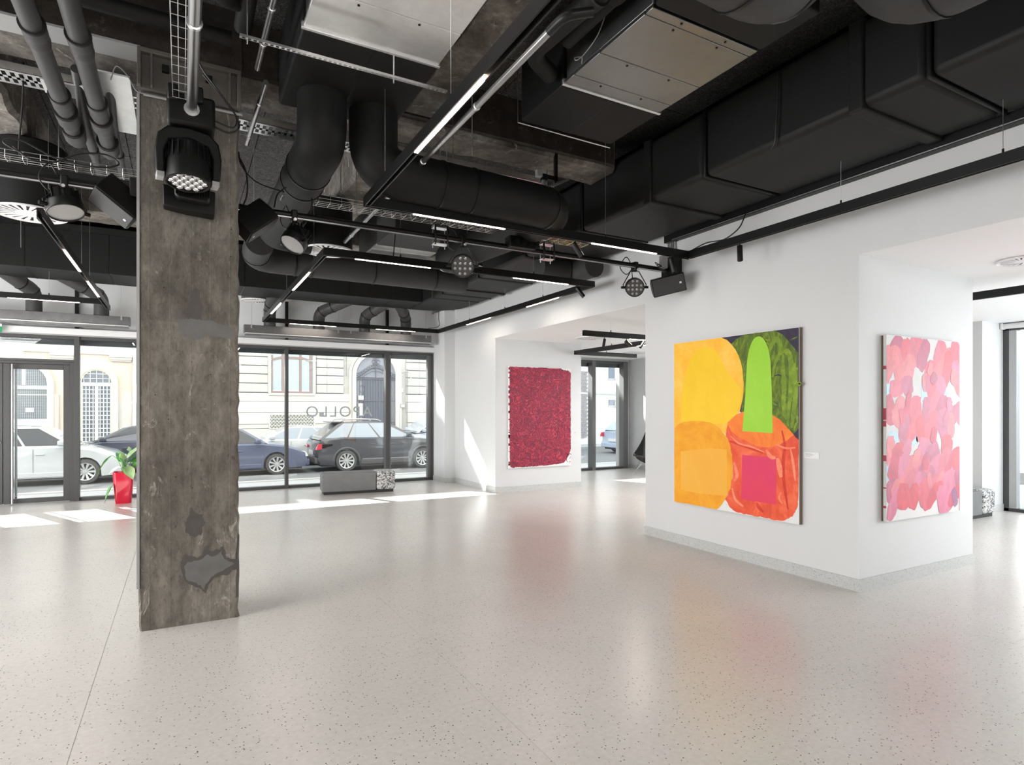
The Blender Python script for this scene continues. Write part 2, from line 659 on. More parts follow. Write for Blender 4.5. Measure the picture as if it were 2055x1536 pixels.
# beams
def beam(name, x0, x1, y0, y1, z0, z1, m_, nx=1, label=None):
    """raw beam with broken lower edges"""
    mb = MB()
    L = (x1 - x0) if nx else (y1 - y0)
    k = max(2, int(L / .16))
    rings = []
    for i in range(k + 1):
        s = i / k
        j1, j2, j3 = (random.uniform(-.016, .016) for _ in range(3))
        if nx:
            x = x0 + L * s
            rings.append([(x, y0 + j1 * .3, z1), (x, y0 + j1 * .5, z0 + .03), (x, y0 + .03, z0 + j2 * .4), (x, y1 - .035 + j3, z0 + j2 * .4), (x, y1 + j3 * .8, z0 + .04), (x, y1, z1)])
        else:
            y = y0 + L * s
            rings.append([(x1, y, z1), (x1 + j1 * .8, y, z0 + .04), (x1 - .035 + j1, y, z0 + j2 * .4), (x0 + .035 + j3, y, z0 + j2 * .4), (x0 + j3 * .8, y, z0 + .04), (x0, y, z1)])
    vs = [p for r_ in rings for p in r_]
    fs = []
    for i in range(k):
        for j in range(5):
            fs.append((i * 6 + j, i * 6 + j + 1, (i + 1) * 6 + j + 1, (i + 1) * 6 + j))
    fs += [tuple(range(6)), tuple(range(k * 6 + 5, k * 6 - 1, -1))]
    mb.add(vs, fs)
    return mb.build(name, m_, None, smooth=30)


for nm, a, lb in (('concrete_beam', (-6.2, 3.95, 4.98, 5.42, 4.03, 4.46), 'raw concrete ceiling beam running crosswise over the concrete column'),):
    o = beam(nm, *a[:6], M['beam'], 1)
    tag(o, lb, 'beam')
o = beam('concrete_beam', -6.2, 3.95, 9.7, 10.2, 4.16, 4.46, M['beam'], 1)
tag(o, 'raw concrete ceiling beam running crosswise just above the cross duct', 'beam')
for x0, x1, lb in ((-1.62, -1.22, 'pale concrete joist left of the grey pipes'),
                   (1.60, 2.02, 'concrete joist right of the left silver air unit')):
    for y0, y1, m_, extra in ((-5.2, 4.82, M['beam'], ', near length before the cross beam'), (5.42, 9.7, M['beam'], ', far length beyond the cross beam')):
        o = beam('concrete_joist', x0, x1, y0, y1, 4.03, 4.46, m_, 0)
        tag(o, lb + extra, 'beam')
# darker side and pale steel strip on the front of the cross beam
mb = MB().box(-6.2, .385, 4.83, 4.985, 4.035, 4.46).box(.385, 3.9, 4.93, 4.985, 4.07, 4.46)
tag(mb.build('beam_facing', M['beam_dark'], None, smooth=0), 'dark brown front face of the concrete cross beam above the column', 'beam')
tag(MB().box(-6.2, -.25, 4.82, 5.03, 4.018, 4.034).build('steel_strip', M['strip_grey'], None), 'flat light grey steel strip under the cross beam left of the column', 'steel plate')

# ---------------------------------------------------------------- column
col = thing('concrete_column', 'raw board-marked concrete column with grey mortar patches', 'column', (0.056, 5.15, 0))
mb = MB()
N = 60
rings = []
for i in range(N + 1):
    z = 4.03 * i / N
    def jj(s):
        return random.uniform(-s, s)
    c0, c1 = -.262 + jj(.004), .373 + jj(.007)
    if i == 0:
        c0 += .004
    rings.append([(c0 + .012, 4.92, z), (c1 - .016 + jj(.006), 4.92, z), (c1, 4.935 + jj(.004), z), (c1, 5.36, z), (c0, 5.36, z), (c0, 4.932, z)])
vs = [p for r_ in rings for p in r_]
fs = [(i * 6 + j, i * 6 + (j + 1) % 6, (i + 1) * 6 + (j + 1) % 6, (i + 1) * 6 + j) for i in range(N) for j in range(6)]
fs += [tuple(range(5, -1, -1)), tuple(N * 6 + j for j in range(6))]
mb.add(vs, fs)
mb.build('shaft', M['column'], col, smooth=25)


def blob(pts, k=7, j=.012, seed=1):
    rnd = random.Random(seed)
    out = []
    for i in range(len(pts)):
        a, b = pts[i], pts[(i + 1) % len(pts)]
        for q in range(k):
            s = q / k
            out.append((a[0] + (b[0] - a[0]) * s + rnd.uniform(-j, j), a[1] + (b[1] - a[1]) * s + rnd.uniform(-j, j)))
    return out


XZ = lambda a, b, d: (a, d, b)
MB().prism(blob([(-.03, 2.19), (.0, 2.075), (.10, 2.06), (.20, 2.09), (.335, 2.07), (.345, 2.13), (.29, 2.175), (.15, 2.20), (.10, 2.20), (.05, 2.205), (.02, 2.20)], 6, .007, 3), XZ, 4.9185, 4.93).build('mortar_patch', M['patch'], col, smooth=0)
o = MB().prism(blob([(.03, 2.20), (.115, 2.20), (.125, 2.30), (.11, 2.42), (.085, 2.45), (.06, 2.40), (.05, 2.32), (.02, 2.26)], 6, .008, 23), XZ, 4.9188, 4.93).build('mortar_patch', M['patch_dark'], col, smooth=0)
o['label'] = 'dark damp patch above the grey band'
o = MB().prism(blob([(.02, .66), (.075, .625), (.12, .64), (.145, .72), (.13, .79), (.085, .80), (.06, .84), (.05, .80), (.03, .75)], 5, .007, 5), XZ, 4.9185, 4.93).build('mortar_patch', M['patch_dark'], col, smooth=0)
o['label'] = 'small dark mortar patch low on the column'
o = MB().prism(blob([(-0.008, 0.411), (-0.001, 0.48), (0.02, 0.512), (0.063, 0.489), (0.101, 0.475), (0.132, 0.499), (0.149, 0.533), (0.164, 0.562), (0.179, 0.522), (0.196, 0.506), (0.215, 0.525), (0.243, 0.515), (0.266, 0.556), (0.279, 0.504), (0.286, 0.453), (0.332, 0.44), (0.366, 0.438), (0.366, 0.363), (0.332, 0.353), (0.299, 0.326), (0.254, 0.323), (0.215, 0.318), (0.176, 0.281), (0.161, 0.233), (0.145, 0.21), (0.128, 0.245), (0.088, 0.269), (0.02, 0.309), (0.002, 0.361)], 3, .005, 9), XZ, 4.9178, 4.93).build('mortar_patch', M['patch_dark'], col, smooth=0)
o['label'] = 'ragged rim of the large grey mortar patch'
o = MB().prism(blob([(0.02, 0.365), (0.016, 0.422), (0.039, 0.45), (0.095, 0.454), (0.138, 0.47), (0.164, 0.491), (0.196, 0.468), (0.221, 0.479), (0.254, 0.507), (0.266, 0.455), (0.312, 0.421), (0.345, 0.409), (0.292, 0.375), (0.266, 0.359), (0.215, 0.34), (0.179, 0.309), (0.154, 0.274), (0.138, 0.236), (0.12, 0.27), (0.076, 0.299), (0.032, 0.324)], 3, .004, 11), XZ, 4.9165, 4.93).build('mortar_patch', M['patch'], col, smooth=0)
o['label'] = 'large smooth blue-grey mortar patch near the foot'
MB().prism(blob([(.352, .15), (.374, .15), (.374, .62), (.362, .55)], 6, .003, 4), XZ, 4.917, 4.93).build('chipped_corner', M['patch_dark'], col, smooth=0)
MB().box(-.276, -.258, 4.914, 4.945, .30, 3.75).build('edge_profile', M['strip_grey'], col)
mb = MB()
for q in range(9):
    x, z = random.uniform(-.22, .33), random.uniform(.5, 3.5)
    mb.lathe([(.004, 0), (.004, .002)], (x, 4.9192, z), along((0, -1, 0)), 8)
o = mb.build('tie_hole', M['black_plastic'], col)
o['kind'] = 'stuff'

# steel head plate of the column
hp = thing('column_head_bracket', 'dull grey recessed steel head plate at the top of the column', 'bracket', (0.056, 4.86, 3.76))
MB().box(-.268, .382, 4.86, 4.915, 3.77, 4.035).build('plate', M['steel_grey'], hp)
MB().box(-.268, .382, 4.815, 4.86, 4.0, 4.03).box(-.268, -.245, 4.815, 4.86, 3.77, 4.0).box(.355, .382, 4.815, 4.86, 3.77, 4.0).build('flange', M['steel_grey'], hp, bevel=.004)
for x in (-.19, .30):
    MB().box(x, x + .012, 4.82, 4.86, 3.78, 4.0).build('rib', M['steel_grey'], hp)
for x in (-.10, .17):
    MB().box(x - .022, x + .022, 4.82, 4.86, 3.90, 3.945).build('anchor', M['black_plastic'], hp, bevel=.004)
cdt = MB().tube([(-.235, 4.90, 3.742), (-.06, 4.90, 3.742)], .010, 8)
tag(cdt.build('conduit', M['strip_grey'], None), 'short pale plastic conduit across the column top, left of the moving head', 'conduit')
cdt = MB().tube([(.17, 4.90, 3.745), (.395, 4.90, 3.745)], .010, 8)
tag(cdt.build('conduit', M['strip_grey'], None), 'short pale plastic conduit across the column top, right of the moving head', 'conduit')

# ================================================================ SHOP WINDOW AND DOOR
def pane(name, parent, x0, x1, z0, z1, y=12.55, th=.012):
    return MB().box(x0, x1, y - th / 2, y + th / 2, z0, z1).build(name, M['glass'], parent, smooth=0)


def win(name, mullions, z0, z1, splits, yc=12.55):
    o = bpy.data.objects.new(name, None)
    o.location = ((mullions[0] + mullions[-1]) / 2, yc, 0)
    C.objects.link(o)
    o['kind'] = 'structure'
    return o


W1 = win('window_1', [-6.2, 4.9], 0, 2.8, None)
for x, wd in ((-4.4, .06), (-1.556, .075), (1.80, .06), (3.82, .085), (4.86, .075)):
    mb = MB().box(x - wd / 2, x + wd / 2, 12.43, 12.53, .0, 2.79)
    mb.box(x - wd / 2 + .008, x + wd / 2 - .008, 12.53, 12.62, .0, 2.79)
    mb.build('mullion', M['frame'], W1, bevel=.003)
MB().box(3.86, 3.93, 12.56, 12.66, .0, 2.79).build('mullion', M['frame_light'], W1, bevel=.003)
MB().box(4.74, 4.83, 12.50, 12.60, .05, 2.74).build('mullion', M['frame_light'], W1, bevel=.003)
MB().box(-6.2, 4.9, 12.46, 12.62, 2.735, 2.80).build('head_rail', M['frame'], W1, bevel=.003)
for a, b in ((-1.52, 4.9), (-6.2, -4.4)):
    MB().box(a, b, 12.47, 12.62, 0.0, .055).build('sill_rail', M['frame'], W1, bevel=.003)
for a, b in ((-1.518, 1.77), (1.83, 3.775), (3.865, 4.74)):
    pane('pane', W1, a, b, .055, 2.735)
pane('pane', W1, -4.37, -1.595, 2.385, 2.735)
pane('pane', W1, -6.2, -4.43, .055, 2.735)
MB().box(-4.37, -1.59, 12.46, 12.62, 2.345, 2.385).build('transom', M['frame'], W1, bevel=.003)

# double door
def door_leaf(n, x0, x1, hx, lab):
    d = bpy.data.objects.new('door_%d' % n, None)
    d.location = ((x0 + x1) / 2, 12.54, 0)
    d['kind'] = 'structure'
    C.objects.link(d)
    sw = .088
    MB().box(x0, x0 + sw, 12.50, 12.58, .01, 2.30).build('stile', M['frame'], d, bevel=.004)
    MB().box(x1 - sw, x1, 12.50, 12.58, .01, 2.30).build('stile', M['frame'], d, bevel=.004)
    MB().box(x0 + sw, x1 - sw, 12.50, 12.58, 2.215, 2.30).build('top_rail', M['frame'], d, bevel=.004)
    MB().box(x0 + sw, x1 - sw, 12.50, 12.58, .01, .085).build('bottom_rail', M['frame'], d, bevel=.004)
    pane('pane', d, x0 + sw, x1 - sw, .085, 2.215)
    for yy in (12.42, 12.66):
        hb = MB().cyl((hx, yy, .02), (hx, yy, 2.285), .019, n=14).build('pull_bar', M['chrome'], d)
        for z in (.12, 2.2):
            MB().cyl((hx, yy, z), (hx, 12.50 if yy < 12.5 else 12.58, z), .009, n=8).build('standoff', M['chrome'], hb)
    return d


d1 = door_leaf(1, -2.535, -1.66, -2.405, '')
d2 = door_leaf(2, -3.47, -2.545, -3.30, '')
MB().lathe([(.022, 0), (.022, .012), (.012, .016), (0, .016)], (-2.585, 12.5, 1.02), along((0, -1, 0)), 16).build('lock_cylinder', M['chrome'], d2)
MB().box(-1.66, -1.59, 12.48, 12.60, 0, 2.345).build('door_jamb', M['frame'], W1, bevel=.003)
MB().box(-3.50, -1.66, 12.48, 12.60, 2.302, 2.345).build('door_head', M['frame'], W1, bevel=.003)
MB().box(-4.37, -3.475, 12.48, 12.60, 0, 2.345).build('side_panel', M['frame'], W1, bevel=.003)

# pelmet / blind boxes above the glass
for x0, x1, lb in ((-6.1, -.25, 'long white roller blind box above the glass door, left of the column'), (-.24, 4.88, 'long white roller blind box above the shop window, right of the column')):
    p = thing('blind_box', lb, 'blind', ((x0 + x1) / 2, 12.42, 2.8), group='white blind boxes over the shop window')
    MB().box(x0, x1, 12.37, 12.50, 2.80, 2.905).build('casing', M['white_metal'], p, bevel=.006)
    MB().box(x0 + .01, x1 - .01, 12.385, 12.40, 2.778, 2.80).build('hem_bar', M['strip_grey'], p, bevel=.003)
for x in (-1.556, 1.80, 3.82, 4.88):
    tag(MB().box(x - .028, x + .028, 12.44, 12.50, 2.905, 3.66).build('steel_post', M['black'], None), {-1.556: 'black steel post above the door mullion, between the drop ducts', 1.80: 'black steel post above the mullion left of the bench', 3.82: 'black steel post above the mullion behind the terrazzo end of the bench', 4.88: 'black steel post in the corner at the right end of the shop window'}[x], 'post', 'steel posts above the shop window')
mb = MB().box(-6.5, 11.2, 12.66, 12.76, 2.655, 2.798)
struct('trim_1', mb, M['frame'], smooth=0)                              # shutter box outside over the glass

# emergency exit sign
ex = thing('exit_sign', 'green emergency exit sign at the left edge above the door', 'sign', (-2.60, 12.28, 2.77))
MB().box(-2.72, -2.505, 12.27, 12.29, 2.772, 2.868).build('sign_panel', emit('exit_green', srgb(20, 150, 95), .5, srgb(20, 120, 80)), ex)
MB().prism([(-2.66, 2.82), (-2.61, 2.852), (-2.61, 2.832), (-2.53, 2.832), (-2.53, 2.808), (-2.61, 2.808), (-2.61, 2.788)], XZ, 12.266, 12.271).build('arrow', emit('exit_white', g(.9), 1.2), ex, smooth=0)
MB().box(-2.72, -2.505, 12.265, 12.295, 2.868, 2.91).build('sign_housing', M['white_metal'], ex)

# lettering on the glass: the gallery name, read from the street
def lettering(txt, size, x, y, z, m_, mirror, name):
    cu = bpy.data.curves.new(name, 'FONT')
    cu.body = txt
    cu.size = size
    cu.extrude = .0012
    cu.space_character = 1.22
    to = bpy.data.objects.new(name, cu)
    C.objects.link(to)
    dg = bpy.context.evaluated_depsgraph_get()
    me = bpy.data.meshes.new_from_object(to.evaluated_get(dg))
    C.objects.unlink(to)
    bpy.data.objects.remove(to)
    me.materials.clear()
    me.materials.append(m_)
    o = bpy.data.objects.new(name, me)
    C.objects.link(o)
    o.rotation_euler = (R(90), 0, PI if mirror else 0)
    o.location = (x, y, z)
    return o


lt_ = lettering('APOLLO', .31, 3.52, 12.562, 1.40, simple('pale_window_film', g(.50), .6), True, 'window_lettering')
tag(lt_, 'pale film letters of a name on the shop window, seen mirrored from inside', 'lettering')

# second window, in the side room
W2 = win('window_2', [7.0, 10.3], 0, 2.79, None)
for x, wd in ((7.04, .06), (8.3, .06), (9.20, .11), (10.23, .15)):
    MB().box(x - wd / 2, x + wd / 2, 12.43, 12.62, 0, 2.79).build('mullion', M['frame_light'] if wd > .1 else M['frame'], W2, bevel=.003)
MB().box(7.0, 10.32, 12.45, 12.62, 2.74, 2.80).build('head_rail', M['frame'], W2, bevel=.003)
MB().box(7.0, 10.32, 12.45, 12.62, 0, .055).build('sill_rail', M['frame'], W2, bevel=.003)
for a, b in ((7.07, 8.27), (8.33, 9.145), (9.255, 10.155)):
    pane('pane', W2, a, b, .055, 2.74)
# third window, right side of the side room
W3 = win('window_3', [11.03, 11.03], 0, 2.8, None, 3)
MB().box(11.03, 11.10, 4.395, 4.47, 0, 2.8).build('mullion', M['frame'], W3, bevel=.003)
MB().box(11.03, 11.15, 4.30, 4.395, 0.05, 2.75).build('mullion', simple('light_steel_reveal', g(.42), .35, .4), W3, bevel=.003)
MB().box(11.03, 11.15, 2.40, 2.47, 0, 2.8).build('mullion', M['frame'], W3, bevel=.003)
MB().box(11.03, 11.15, -2.2, 4.47, 0, .05).build('sill_rail', M['frame'], W3, bevel=.003)
MB().box(11.03, 11.15, -2.2, 4.47, 2.75, 2.8).build('head_rail', M['frame'], W3, bevel=.003)
MB().box(11.085, 11.097, 2.47, 4.30, .05, 2.75).build('pane', M['glass'], W3, smooth=0)
MB().box(11.085, 11.097, -2.2, 2.40, .05, 2.75).build('pane', M['glass'], W3, smooth=0)
bl = thing('roller_blind', 'white roller blind cassette over the window in the side room', 'blind', (10.97, 3.4, 2.8))
MB().cyl((10.97, 2.5, 2.812), (10.97, 4.46, 2.812), .042, n=14).build('roller', M['white_metal'], bl)
MB().box(10.92, 11.02, 4.43, 4.465, 2.765, 2.86).build('bracket', M['white_metal'], bl, bevel=.008)

# ================================================================ LIGHT TRACKS
ZT = 3.14


def track(name, label, runs, leds, wires, z=ZT, ztop=4.45, group=None, wd=.044, ht=.078, cat='light track', ledw=None):
    """runs: list of ((x0,y0),(x1,y1)) axis-aligned; leds: the lit inserts; wires: suspension points"""
    x, y = runs[0][0]
    t_ = thing(name, label, cat, (x, y, z), group=group)
    for (a, b) in runs:
        horiz = abs(a[1] - b[1]) < 1e-6
        x0, x1, y0, y1 = min(a[0], b[0]), max(a[0], b[0]), min(a[1], b[1]), max(a[1], b[1])
        mb = MB()
        h = wd / 2
        s = .009
        if horiz:
            x0 -= h; x1 += h
            mb.box(x0, x1, y0 - h, y0 + h, z + ht - .02, z + ht)
            mb.box(x0, x1, y0 - h, y0 - h + s, z, z + ht - .02).box(x0, x1, y0 + h - s, y0 + h, z, z + ht - .02)
        else:
            y0 += h; y1 -= h
            mb.box(x0 - h, x0 + h, y0, y1, z + ht - .02, z + ht)
            mb.box(x0 - h, x0 - h + s, y0, y1, z, z + ht - .02).box(x0 + h - s, x0 + h, y0, y1, z, z + ht - .02)
        mb.build('rail', M['black'], t_, smooth=0)
    for (a, b) in leds:
        h = wd / 2 - s - .001
        x0, x1, y0, y1 = min(a[0], b[0]), max(a[0], b[0]), min(a[1], b[1]), max(a[1], b[1])
        if abs(a[1] - b[1]) < 1e-6:
            y0 -= h; y1 += h
        else:
            x0 -= h; x1 += h
        MB().box(x0, x1, y0, y1, z - .004, z + .03).build('led_insert', M['led'], t_, smooth=0)
        lx, ly = x1 - x0, y1 - y0
        lamp = area('led_lamp', ((x0 + x1) / 2, (y0 + y1) / 2, z - .006), ((x0 + x1) / 2, (y0 + y1) / 2, 0), lx if lx > ly else .024, ly if ly > lx else .024, ledw or LED_W, (1.0, 0.90, 0.81))
        lamp.rotation_euler = (0, 0, 0)
    for (wx, wy) in wires:
        MB().cyl((wx, wy, z + ht), (wx, wy, ztop), .0022, n=5).build('suspension_wire', M['zinc'], t_, smooth=0)
        MB().cyl((wx, wy, z + ht), (wx, wy, z + ht + .03), .007, n=8).build('wire_grip', M['black'], t_)
    return t_


track('light_track', 'black U-shaped suspended light track nearest the camera, ending over the wall with the big painting',
      [((4.69, -1.6), (4.69, 4.68)), ((4.69, 4.68), (1.27, 4.68)), ((1.27, 4.68), (1.27, -1.6))],
      [((1.653, 4.68), (2.493, 4.68)), ((3.441, 4.68), (4.245, 4.68)), ((1.27, 2.61), (1.27, 3.55))],
      [(4.69, 1.9), (4.69, 3.0), (1.27, 3.0), (1.27, 4.2), (3.6, 4.68), (2.0, 4.68)], group='suspended light tracks')
track('light_track', 'black rectangular suspended light track in the middle of the room, before the cross duct',
      [((4.69, 6.37), (4.69, 11.75)), ((4.69, 11.75), (1.30, 11.75)), ((1.30, 11.75), (1.30, 6.37)), ((1.30, 6.37), (4.69, 6.37))],
      [((1.606, 6.37), (2.448, 6.37)), ((3.514, 6.37), (4.305, 6.37)), ((1.30, 7.37), (1.30, 8.446)), ((1.30, 9.703), (1.30, 10.685)),
       ((1.753, 11.75), (2.594, 11.75)), ((3.377, 11.75), (4.182, 11.75)), ((4.69, 9.346), (4.69, 10.313)), ((4.69, 7.189), (4.69, 8.073))],
      [(1.30, 7.0), (1.30, 9.0), (2.9, 6.37), (3.8, 6.37), (2.1, 6.37), (4.69, 7.6), (4.69, 8.8), (4.69, 10.2)], group='suspended light tracks')
track('light_track', 'black L-shaped suspended light track left of the column, over the door',
      [((-1.03, 6.22), (-1.03, 11.62)), ((-4.6, 10.95), (-1.053, 10.95))],
      [((-1.03, 7.513), (-1.03, 8.474)), ((-1.03, 9.233), (-1.03, 10.251)), ((-2.172, 10.95), (-1.336, 10.95)), ((-4.1, 10.95), (-3.2, 10.95))],
      [(-1.03, 6.6), (-1.03, 8.6), (-1.03, 9.3), (-1.7, 10.95), (-2.6, 10.95)], group='suspended light tracks')


def spot(name, label, x, y, zt, aim, group='track spotlights', lit=False, r=.026, L=.15):
    """cylindrical track spot: stem down from the track, barrel pointing along aim"""
    s = thing(name, label, 'spotlight', (x, y, zt), group=group)
    MB().box(x - .014, x + .014, y - .014, y + .014, zt, zt + .012).build('adapter', M['black'], s, smooth=0)
    MB().cyl((x, y, zt), (x, y, zt - .045), .006, n=8).build('stem', M['black'], s)
    c = Vector((x, y, zt - .055))
    a = Vector(aim).normalized()
    st = c - a * L * .25
    q = along(a)
    b = MB().lathe([(r * .9, 0), (r, .006), (r, L), (r * .86, L), (r * .80, L - .02)], st, q, 18).build('barrel', M['black'], s)
    MB().lathe([(0, L - .021), (r * .80, L - .021), (r * .80, L - .016), (0, L - .016)], st, q, 14).build('lens', M['spot_lens'] if lit else M['clear_lens'], b)
    return s


spot('track_spotlight', 'black cylinder spotlight on the near track, tilted right, over the side room doorway', 3.245, 4.68, ZT, (.55, -.15, -.8))
spot('track_spotlight', 'black cylinder spotlight on the near track by its wall corner, above the wall speaker', 4.455, 4.68, ZT, (.25, -.1, -.95))
spot('track_spotlight', 'black cylinder spotlight hanging straight down before the wall above the big painting', 4.69, 4.01, ZT, (.02, -.02, -1))
spot('track_spotlight', 'lit black cylinder spotlight at the right corner of the middle track', 4.467, 6.37, ZT, (.5, -.35, -.8), lit=True)

# side room tracks
track('light_track', 'short black light track in the side room, upper of those behind the pier', [((5.30, 5.98), (9.6, 5.98))], [], [(5.6, 5.98), (7.4, 5.98)], 2.62, 2.86, 'light tracks of the side room', ledw=14)
track('light_track', 'long black light track in the side room with three spotlights', [((5.12, 7.15), (9.4, 7.15))], [((5.96, 7.15), (6.9, 7.15))], [(5.6, 7.15), (7.4, 7.15)], 2.62, 2.86, 'light tracks of the side room', ledw=14)
track('light_track', 'black V-shaped light track in the side room near its window', [((6.75, 5.9), (6.75, 9.72)), ((6.75, 9.72), (8.25, 9.72))], [((6.75, 6.9), (6.75, 7.9))], [(7.5, 9.72), (6.75, 8.6)], 2.62, 2.86, 'light tracks of the side room', ledw=14)
track('light_track', 'black light track in the side room right of the pier', [((7.30, -2.0), (7.30, 4.4))], [], [(7.3, 2.0)], 2.70, 2.86, 'light tracks of the side room')
spot('track_spotlight', 'small black spotlight in the side room, leftmost of those above the red painting', 5.48, 7.15, 2.62, (-.12, .1, -1), r=.022, L=.12)
spot('track_spotlight', 'glaring lit spotlight in the side room beside the ceiling diffuser', 5.90, 7.15, 2.62, (.55, -.6, -.7), lit=True, r=.026, L=.12)
spot('track_spotlight', 'small black spotlight in the side room just right of the glaring one', 6.22, 7.15, 2.62, (-.75, -.1, -.8), r=.022, L=.12)
spot('track_spotlight', 'lit small spotlight on the upper side room track', 5.70, 5.98, 2.62, (.6, -.3, -.8), lit=True, r=.022, L=.12)
spot('track_spotlight', 'larger dark spotlight on the upper side room track, beside the pier edge', 5.90, 5.98, 2.62, (-.8, -.3, -.6), r=.028, L=.14)


# ================================================================ DUCTS
def swirl(name, label, x, y, z, r, group, drum=0.5, dm='black_foam', inner=True, flush=False):
    d = thing(name, label, 'air diffuser', (x, y, z), group=group)
    if drum:
        MB().lathe([(r * .97, 0.012), (r * .97, drum), (r * .9, drum + .02), (0, drum + .02)], (x, y, z), n=40).build('drum', M[dm], d)
    mb = MB()
    mb.lathe([(r * .93, -.001), (r * .985, -.006), (r, 0), (r, .012), (r * .9, .012)], (x, y, z), n=48, cap=(False, False))
    mb.build('rim', M['white_metal'], d)
    # blades: radial strips with open slots between, drawn as a dark backing and pale vanes
    MB().lathe([(0, .010), (r * .96, .010), (r * .96, .013), (0, .013)], (x, y, z), n=40).build('backing', M['black_plastic'], d)
    mb = MB().lathe([(0, .001), (r * .37, .001), (r * .37, .006), (0, .006)], (x, y, z), n=32)
    mb.build('hub', M['white_metal'], d)
    mb = MB().lathe([(r * .86, .007), (r * .86, .002), (r * .975, -.002), (r * .975, .007)], (x, y, z), n=40, cap=(False, False))
    mb.build('ring', M['white_metal'], d)
    n = 22
    for k in range(n):
        a = 2 * PI * k / n
        ca, sa = math.cos(a), math.sin(a)
        tw = .35
        pts = []
        for rad, hw, off in ((r * .36, .0, 0), (r * .87, .0, tw)):
            w0 = rad * PI / n * .58
            aa = a + off * .35
            cx_, cy_ = rad * math.cos(aa), rad * math.sin(aa)
            tx, ty = -math.sin(aa), math.cos(aa)
            pts.append(((cx_ - tx * w0, cy_ - ty * w0), (cx_ + tx * w0, cy_ + ty * w0)))
        (a0, a1), (b0, b1) = pts
        MB().prism([a0, b0, b1, a1], lambda p, q, dd: (x + p, y + q, z + dd), .002, .007).build('vane', M['white_metal'], d, smooth=0)
    return d


# big rectangular main duct: side run along the wall, then across the room before the windows
DX0, DX1, DZ0, DZ1, DY0, DY1 = 3.975, 4.95, 3.567, 4.15, 10.75, 11.65
duct = thing('main_air_duct', 'huge black insulated rectangular air duct running along the wall above the big painting', 'air duct', (4.46, 4, DZ0), group='big rectangular ducts')


def duct_sec(y0, y1, gx=0.0, gz=0.0):
    return MB().box(DX0 - gx, DX1 + gx * .3, y0, y1, DZ0 - gz, DZ1)


seams = [-5.0, -1.2, .95, 1.99, 2.43, 3.78, 4.49, 5.61, 6.9, 8.35, 9.3, 9.82, 10.25]
for k in range(len(seams) - 1):
    wide = .0
    duct_sec(seams[k] + .012, seams[k + 1] - .012).build('duct_section', M['duct_black'], duct, bevel=.05, seg=4)
for k, s in enumerate(seams[1:-1]):
    big = s in (2.43, 4.49, .95, 9.3)
    mb = MB()
    e = .022 if big else .004
    mb.box(DX0 - e, DX1 + .005, s - (.05 if big else .014), s + (.05 if big else .014), DZ0 - e, DZ1 + .01)
    mb.build('joint_band', M['duct_black'] if big else M['black'], duct, bevel=.012)
dc = thing('cross_air_duct', 'black insulated rectangular air duct crossing the room before the shop window', 'air duct', (0, 11.2, DZ0), group='big rectangular ducts')
xsj = [-6.1, -3.9, -1.95, -.95, .9, 2.6, 3.4, 3.97]
for k in range(len(xsj) - 1):
    MB().box(xsj[k] + .0015, xsj[k + 1] - .0015, DY0, DY1, DZ0, DZ1).build('duct_section', M['duct_black'], dc, bevel=.004)
k = 14
arc = [(DX0 + .0, DY1), (DX0, DY0 - .0), (DX0, 10.26), (DX1, 10.26), (DX1, 10.9)]
for i in range(1, k):
    a = i / k * PI / 2
    arc.append((DX1 - .75 + .75 * math.cos(a), 10.9 + .75 * math.sin(a)))
arc.append((DX1 - .75, DY1))
MB().prism(arc[::-1], lambda a, b, d: (a, b, d), DZ0, DZ1).build('elbow', M['duct_black'], dc, bevel=.03)
for x in (-1.95, .9, 2.6):
    MB().box(x - .007, x + .007, DY0 - .003, DY1 + .003, DZ0 - .003, DZ1).build('joint_band', M['black'], dc, smooth=0)


def unit(name, label, x0, x1, ya, yb, yc, z0, z1, seams, group, dark_first=True):
    """flat air handling unit: silver pan ya..yb and dark plenum yb..yc"""
    u = thing(name, label, 'air unit', ((x0 + x1) / 2, (ya + yb) / 2, z0), group=group)
    MB().box(x0 + .01, x1 - .01, ya + .01, yb - .01, z0 + .03, z1).build('casing', M['galv_dark'], u, bevel=.01)
    ys_ = [ya] + seams + [yb]
    for i in range(len(ys_) - 1):
        p = MB().box(x0, x1, ys_[i] + .0025, ys_[i + 1] - .0025, z0, z0 + .028).build('pan_panel', M['galv'] if 'left' in label else M['galv_soft'], u, bevel=.004)
        for fx in (.28, .7):
            MB().cyl((x0 + (x1 - x0) * fx, ys_[i] + .03, z0 - .004), (x0 + (x1 - x0) * fx, ys_[i] + .03, z0), .008, n=10).build('rivet', M['black_plastic'], p)
    MB().box(x0 - .012, x1 + .012, yb - .012, yb + .012, z0 - .012, z0 + .03).build('edge_profile', M['galv'], u, bevel=.003)
    pl = MB().box(x0 - .004, x1 + .004, yb + .013, yc, z0 - .012, z1 - .04).build('plenum', M['black_foam'], u, bevel=.014)
    MB().box((x0 + x1) / 2 - .003, (x0 + x1) / 2 + .003, yb + .03, yc - .01, z0 - .0135, z0 - .011).build('seam', M['black'], pl, smooth=0)
    return u


